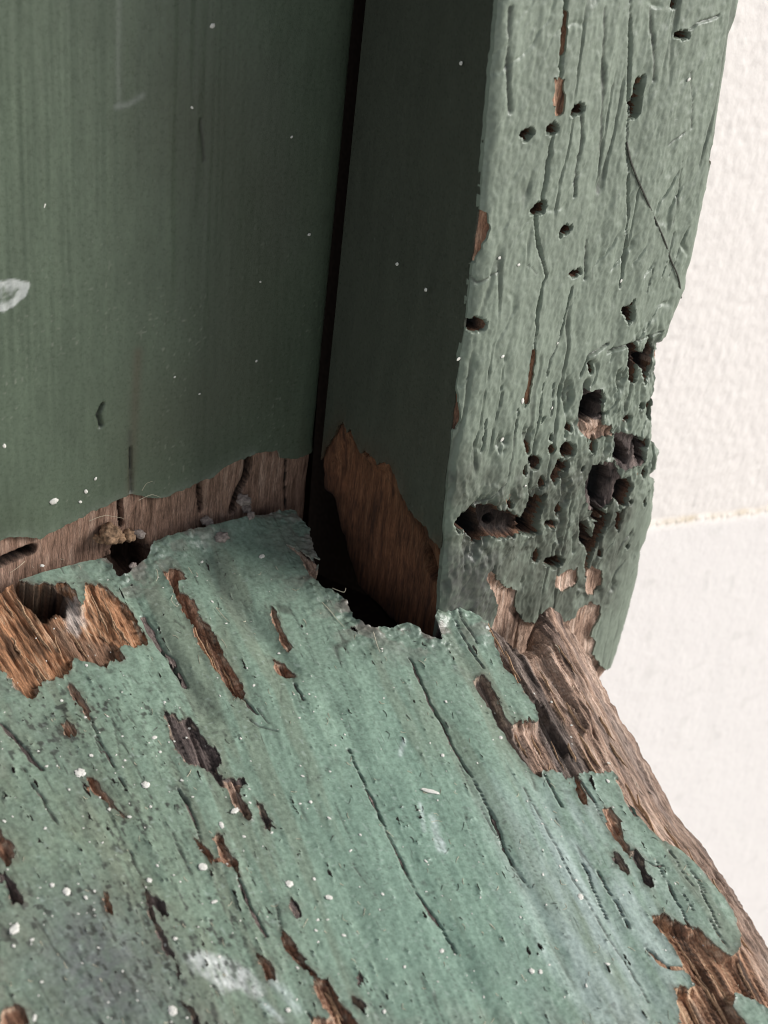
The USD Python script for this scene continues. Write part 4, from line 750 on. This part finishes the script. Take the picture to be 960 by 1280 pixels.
# loose fibres and slivers standing off the bare wood
def sliver(px0, py0, length, wid, lift, ang, seed, pts_on=sill_h):
    w = SILL.uv([(px0, py0)])[0]; r = np.random.default_rng(seed)
    k0 = 0.26 * float(ss(-75, -25, np.array(w[0] + 0.26 * w[1]))) + ang
    d = SILL.V - SILL.U * k0; d /= np.linalg.norm(d)
    side = np.cross(SILL.N, d); n = 6; out = []
    c0 = surf_point(SILL, px0, py0, sill_h(px0, py0) + 0.15)
    for i in range(n):
        t = i / (n - 1); w_ = wid * (math.sin(math.pi * (0.12 + 0.85 * t)) ** 0.7) * (0.8 + 0.4 * r.random()); hgt = lift * (0.25 + (2 * t - 1) ** 2 * r.uniform(0.3, 1))
        c = c0 + 0.001 * (d * (t - 0.5) * length + SILL.N * hgt + side * 0.15 * r.standard_normal())
        out += [c - side * w_ * 0.0005, c + SILL.N * w_ * 0.0004, c + side * w_ * 0.0005, c - SILL.N * w_ * 0.0003]
    f = []
    for i in range(n - 1):
        for j in range(4):
            a, b = 4 * i + j, 4 * i + (j + 1) % 4; f += [[a, b, b + 4], [a, b + 4, a + 4]]
    f += [[0, 2, 1], [0, 3, 2], [4 * n - 4, 4 * n - 3, 4 * n - 2], [4 * n - 4, 4 * n - 2, 4 * n - 1]]
    m = trimesh.Trimesh(np.array(out), np.array(f), process=False); m.fix_normals(); return m
edge_pts = [(625, 800), (640, 830), (652, 845), (690, 850), (700, 880), (720, 900), (740, 930), (700, 940), (680, 930), (720, 940), (735, 870), (712, 830), (750, 960), (800, 990), (820, 1010), (850, 1040), (880, 1080), (910, 1120), (935, 1160), (780, 930), (770, 900), (860, 1190), (880, 1210), (900, 1230), (930, 1220), (890, 1240), (870, 1260), (905, 1270), (940, 1230), (660, 930), (650, 915), (695, 960),
            (30, 770), (55, 790), (80, 810), (20, 800), (120, 760), (140, 775), (160, 790), (100, 800), (40, 830), (60, 840), (15, 760), (130, 790), (255, 800), (270, 820), (285, 845), (415, 1250), (425, 1270)]
for i, (px, py) in enumerate(edge_pts):
    obj('splinter', sliver(px + rnd.uniform(-5, 5), py + rnd.uniform(-5, 5), rnd.uniform(4, 11), rnd.uniform(0.35, 0.8), rnd.uniform(0.2, 0.7), rnd.uniform(-0.12, 0.12), 500 + i), M_splinter, sill, smooth=False)

CRUMBS = [((133, 664), 2.6, M_crumb, 'largest tan crumb of rotten wood below the panel', 3.0), ((143, 668), 1.7, M_crumb, 'tan wood crumb touching the largest crumb on its right', 3.5), ((122, 672), 1.2, M_crumb, 'small wood crumb at the left end of the crumb heap', 1.5), ((157, 666), 1.6, M_crumb, 'dark wood crumb above the black hole in the sill edge', 3.0), ((170, 664), 1.3, M_greycrumb, 'thin wood crumb at the right end of the crumb heap', 3.0),
          ((303, 624), 1.7, M_greycrumb, 'grey crumb wedged under the widest crack of the panel', 1.0), ((308, 637), 1.3, M_greycrumb, 'grey crumb just below the crumb under the widest crack', 0.6), ((312, 652), 1.1, M_greycrumb, 'lowest of the three grey crumbs under the widest crack', 0.4), ((258, 655), 1.5, M_greycrumb, 'brownish crust lump on the crumpled top edge of the sill', 0.3), ((276, 675), 1.6, M_greycrumb, 'flat grey crust lump on the green hump of the sill', 0.2), ((166, 708), 0.9, M_greycrumb, 'pale crumb on the right lip of the black hole', 0.3)]
for i, ((px, py), r, mtl, lab, lift) in enumerate(CRUMBS):
    m = lump(surf_point(PANEL, px, py, 0.3 + 0.3 * lift) if i < 6 else surf_point(SILL, px, py, sill_h(px, py) + lift * 0.4), (r, r * 0.8, rnd.random() * 3), SILL.N, 600 + i, 0.75, 3, 0.0)
    c = m.vertices.mean(0); d = m.vertices - c
    q = d / (np.linalg.norm(d, axis=1, keepdims=True))
    k = 1 + 0.9 * fb(q[:, 0] * 2 + i, q[:, 1] * 2 + q[:, 2] * 1.7, 4, 700 + i)
    m.vertices = c + d * k[:, None]
    tag(obj('wood_crumb', m, mtl, None, smooth=40), lab, 'wood crumb')

# ================================================================= GROUND
g = trimesh.creation.box((60, 60, 0.1)); g.apply_translation((0, 0, -0.65))
tag(obj('ground', g, M_ground, None, smooth=False), kind='structure', label='pale paving at the foot of the wall')
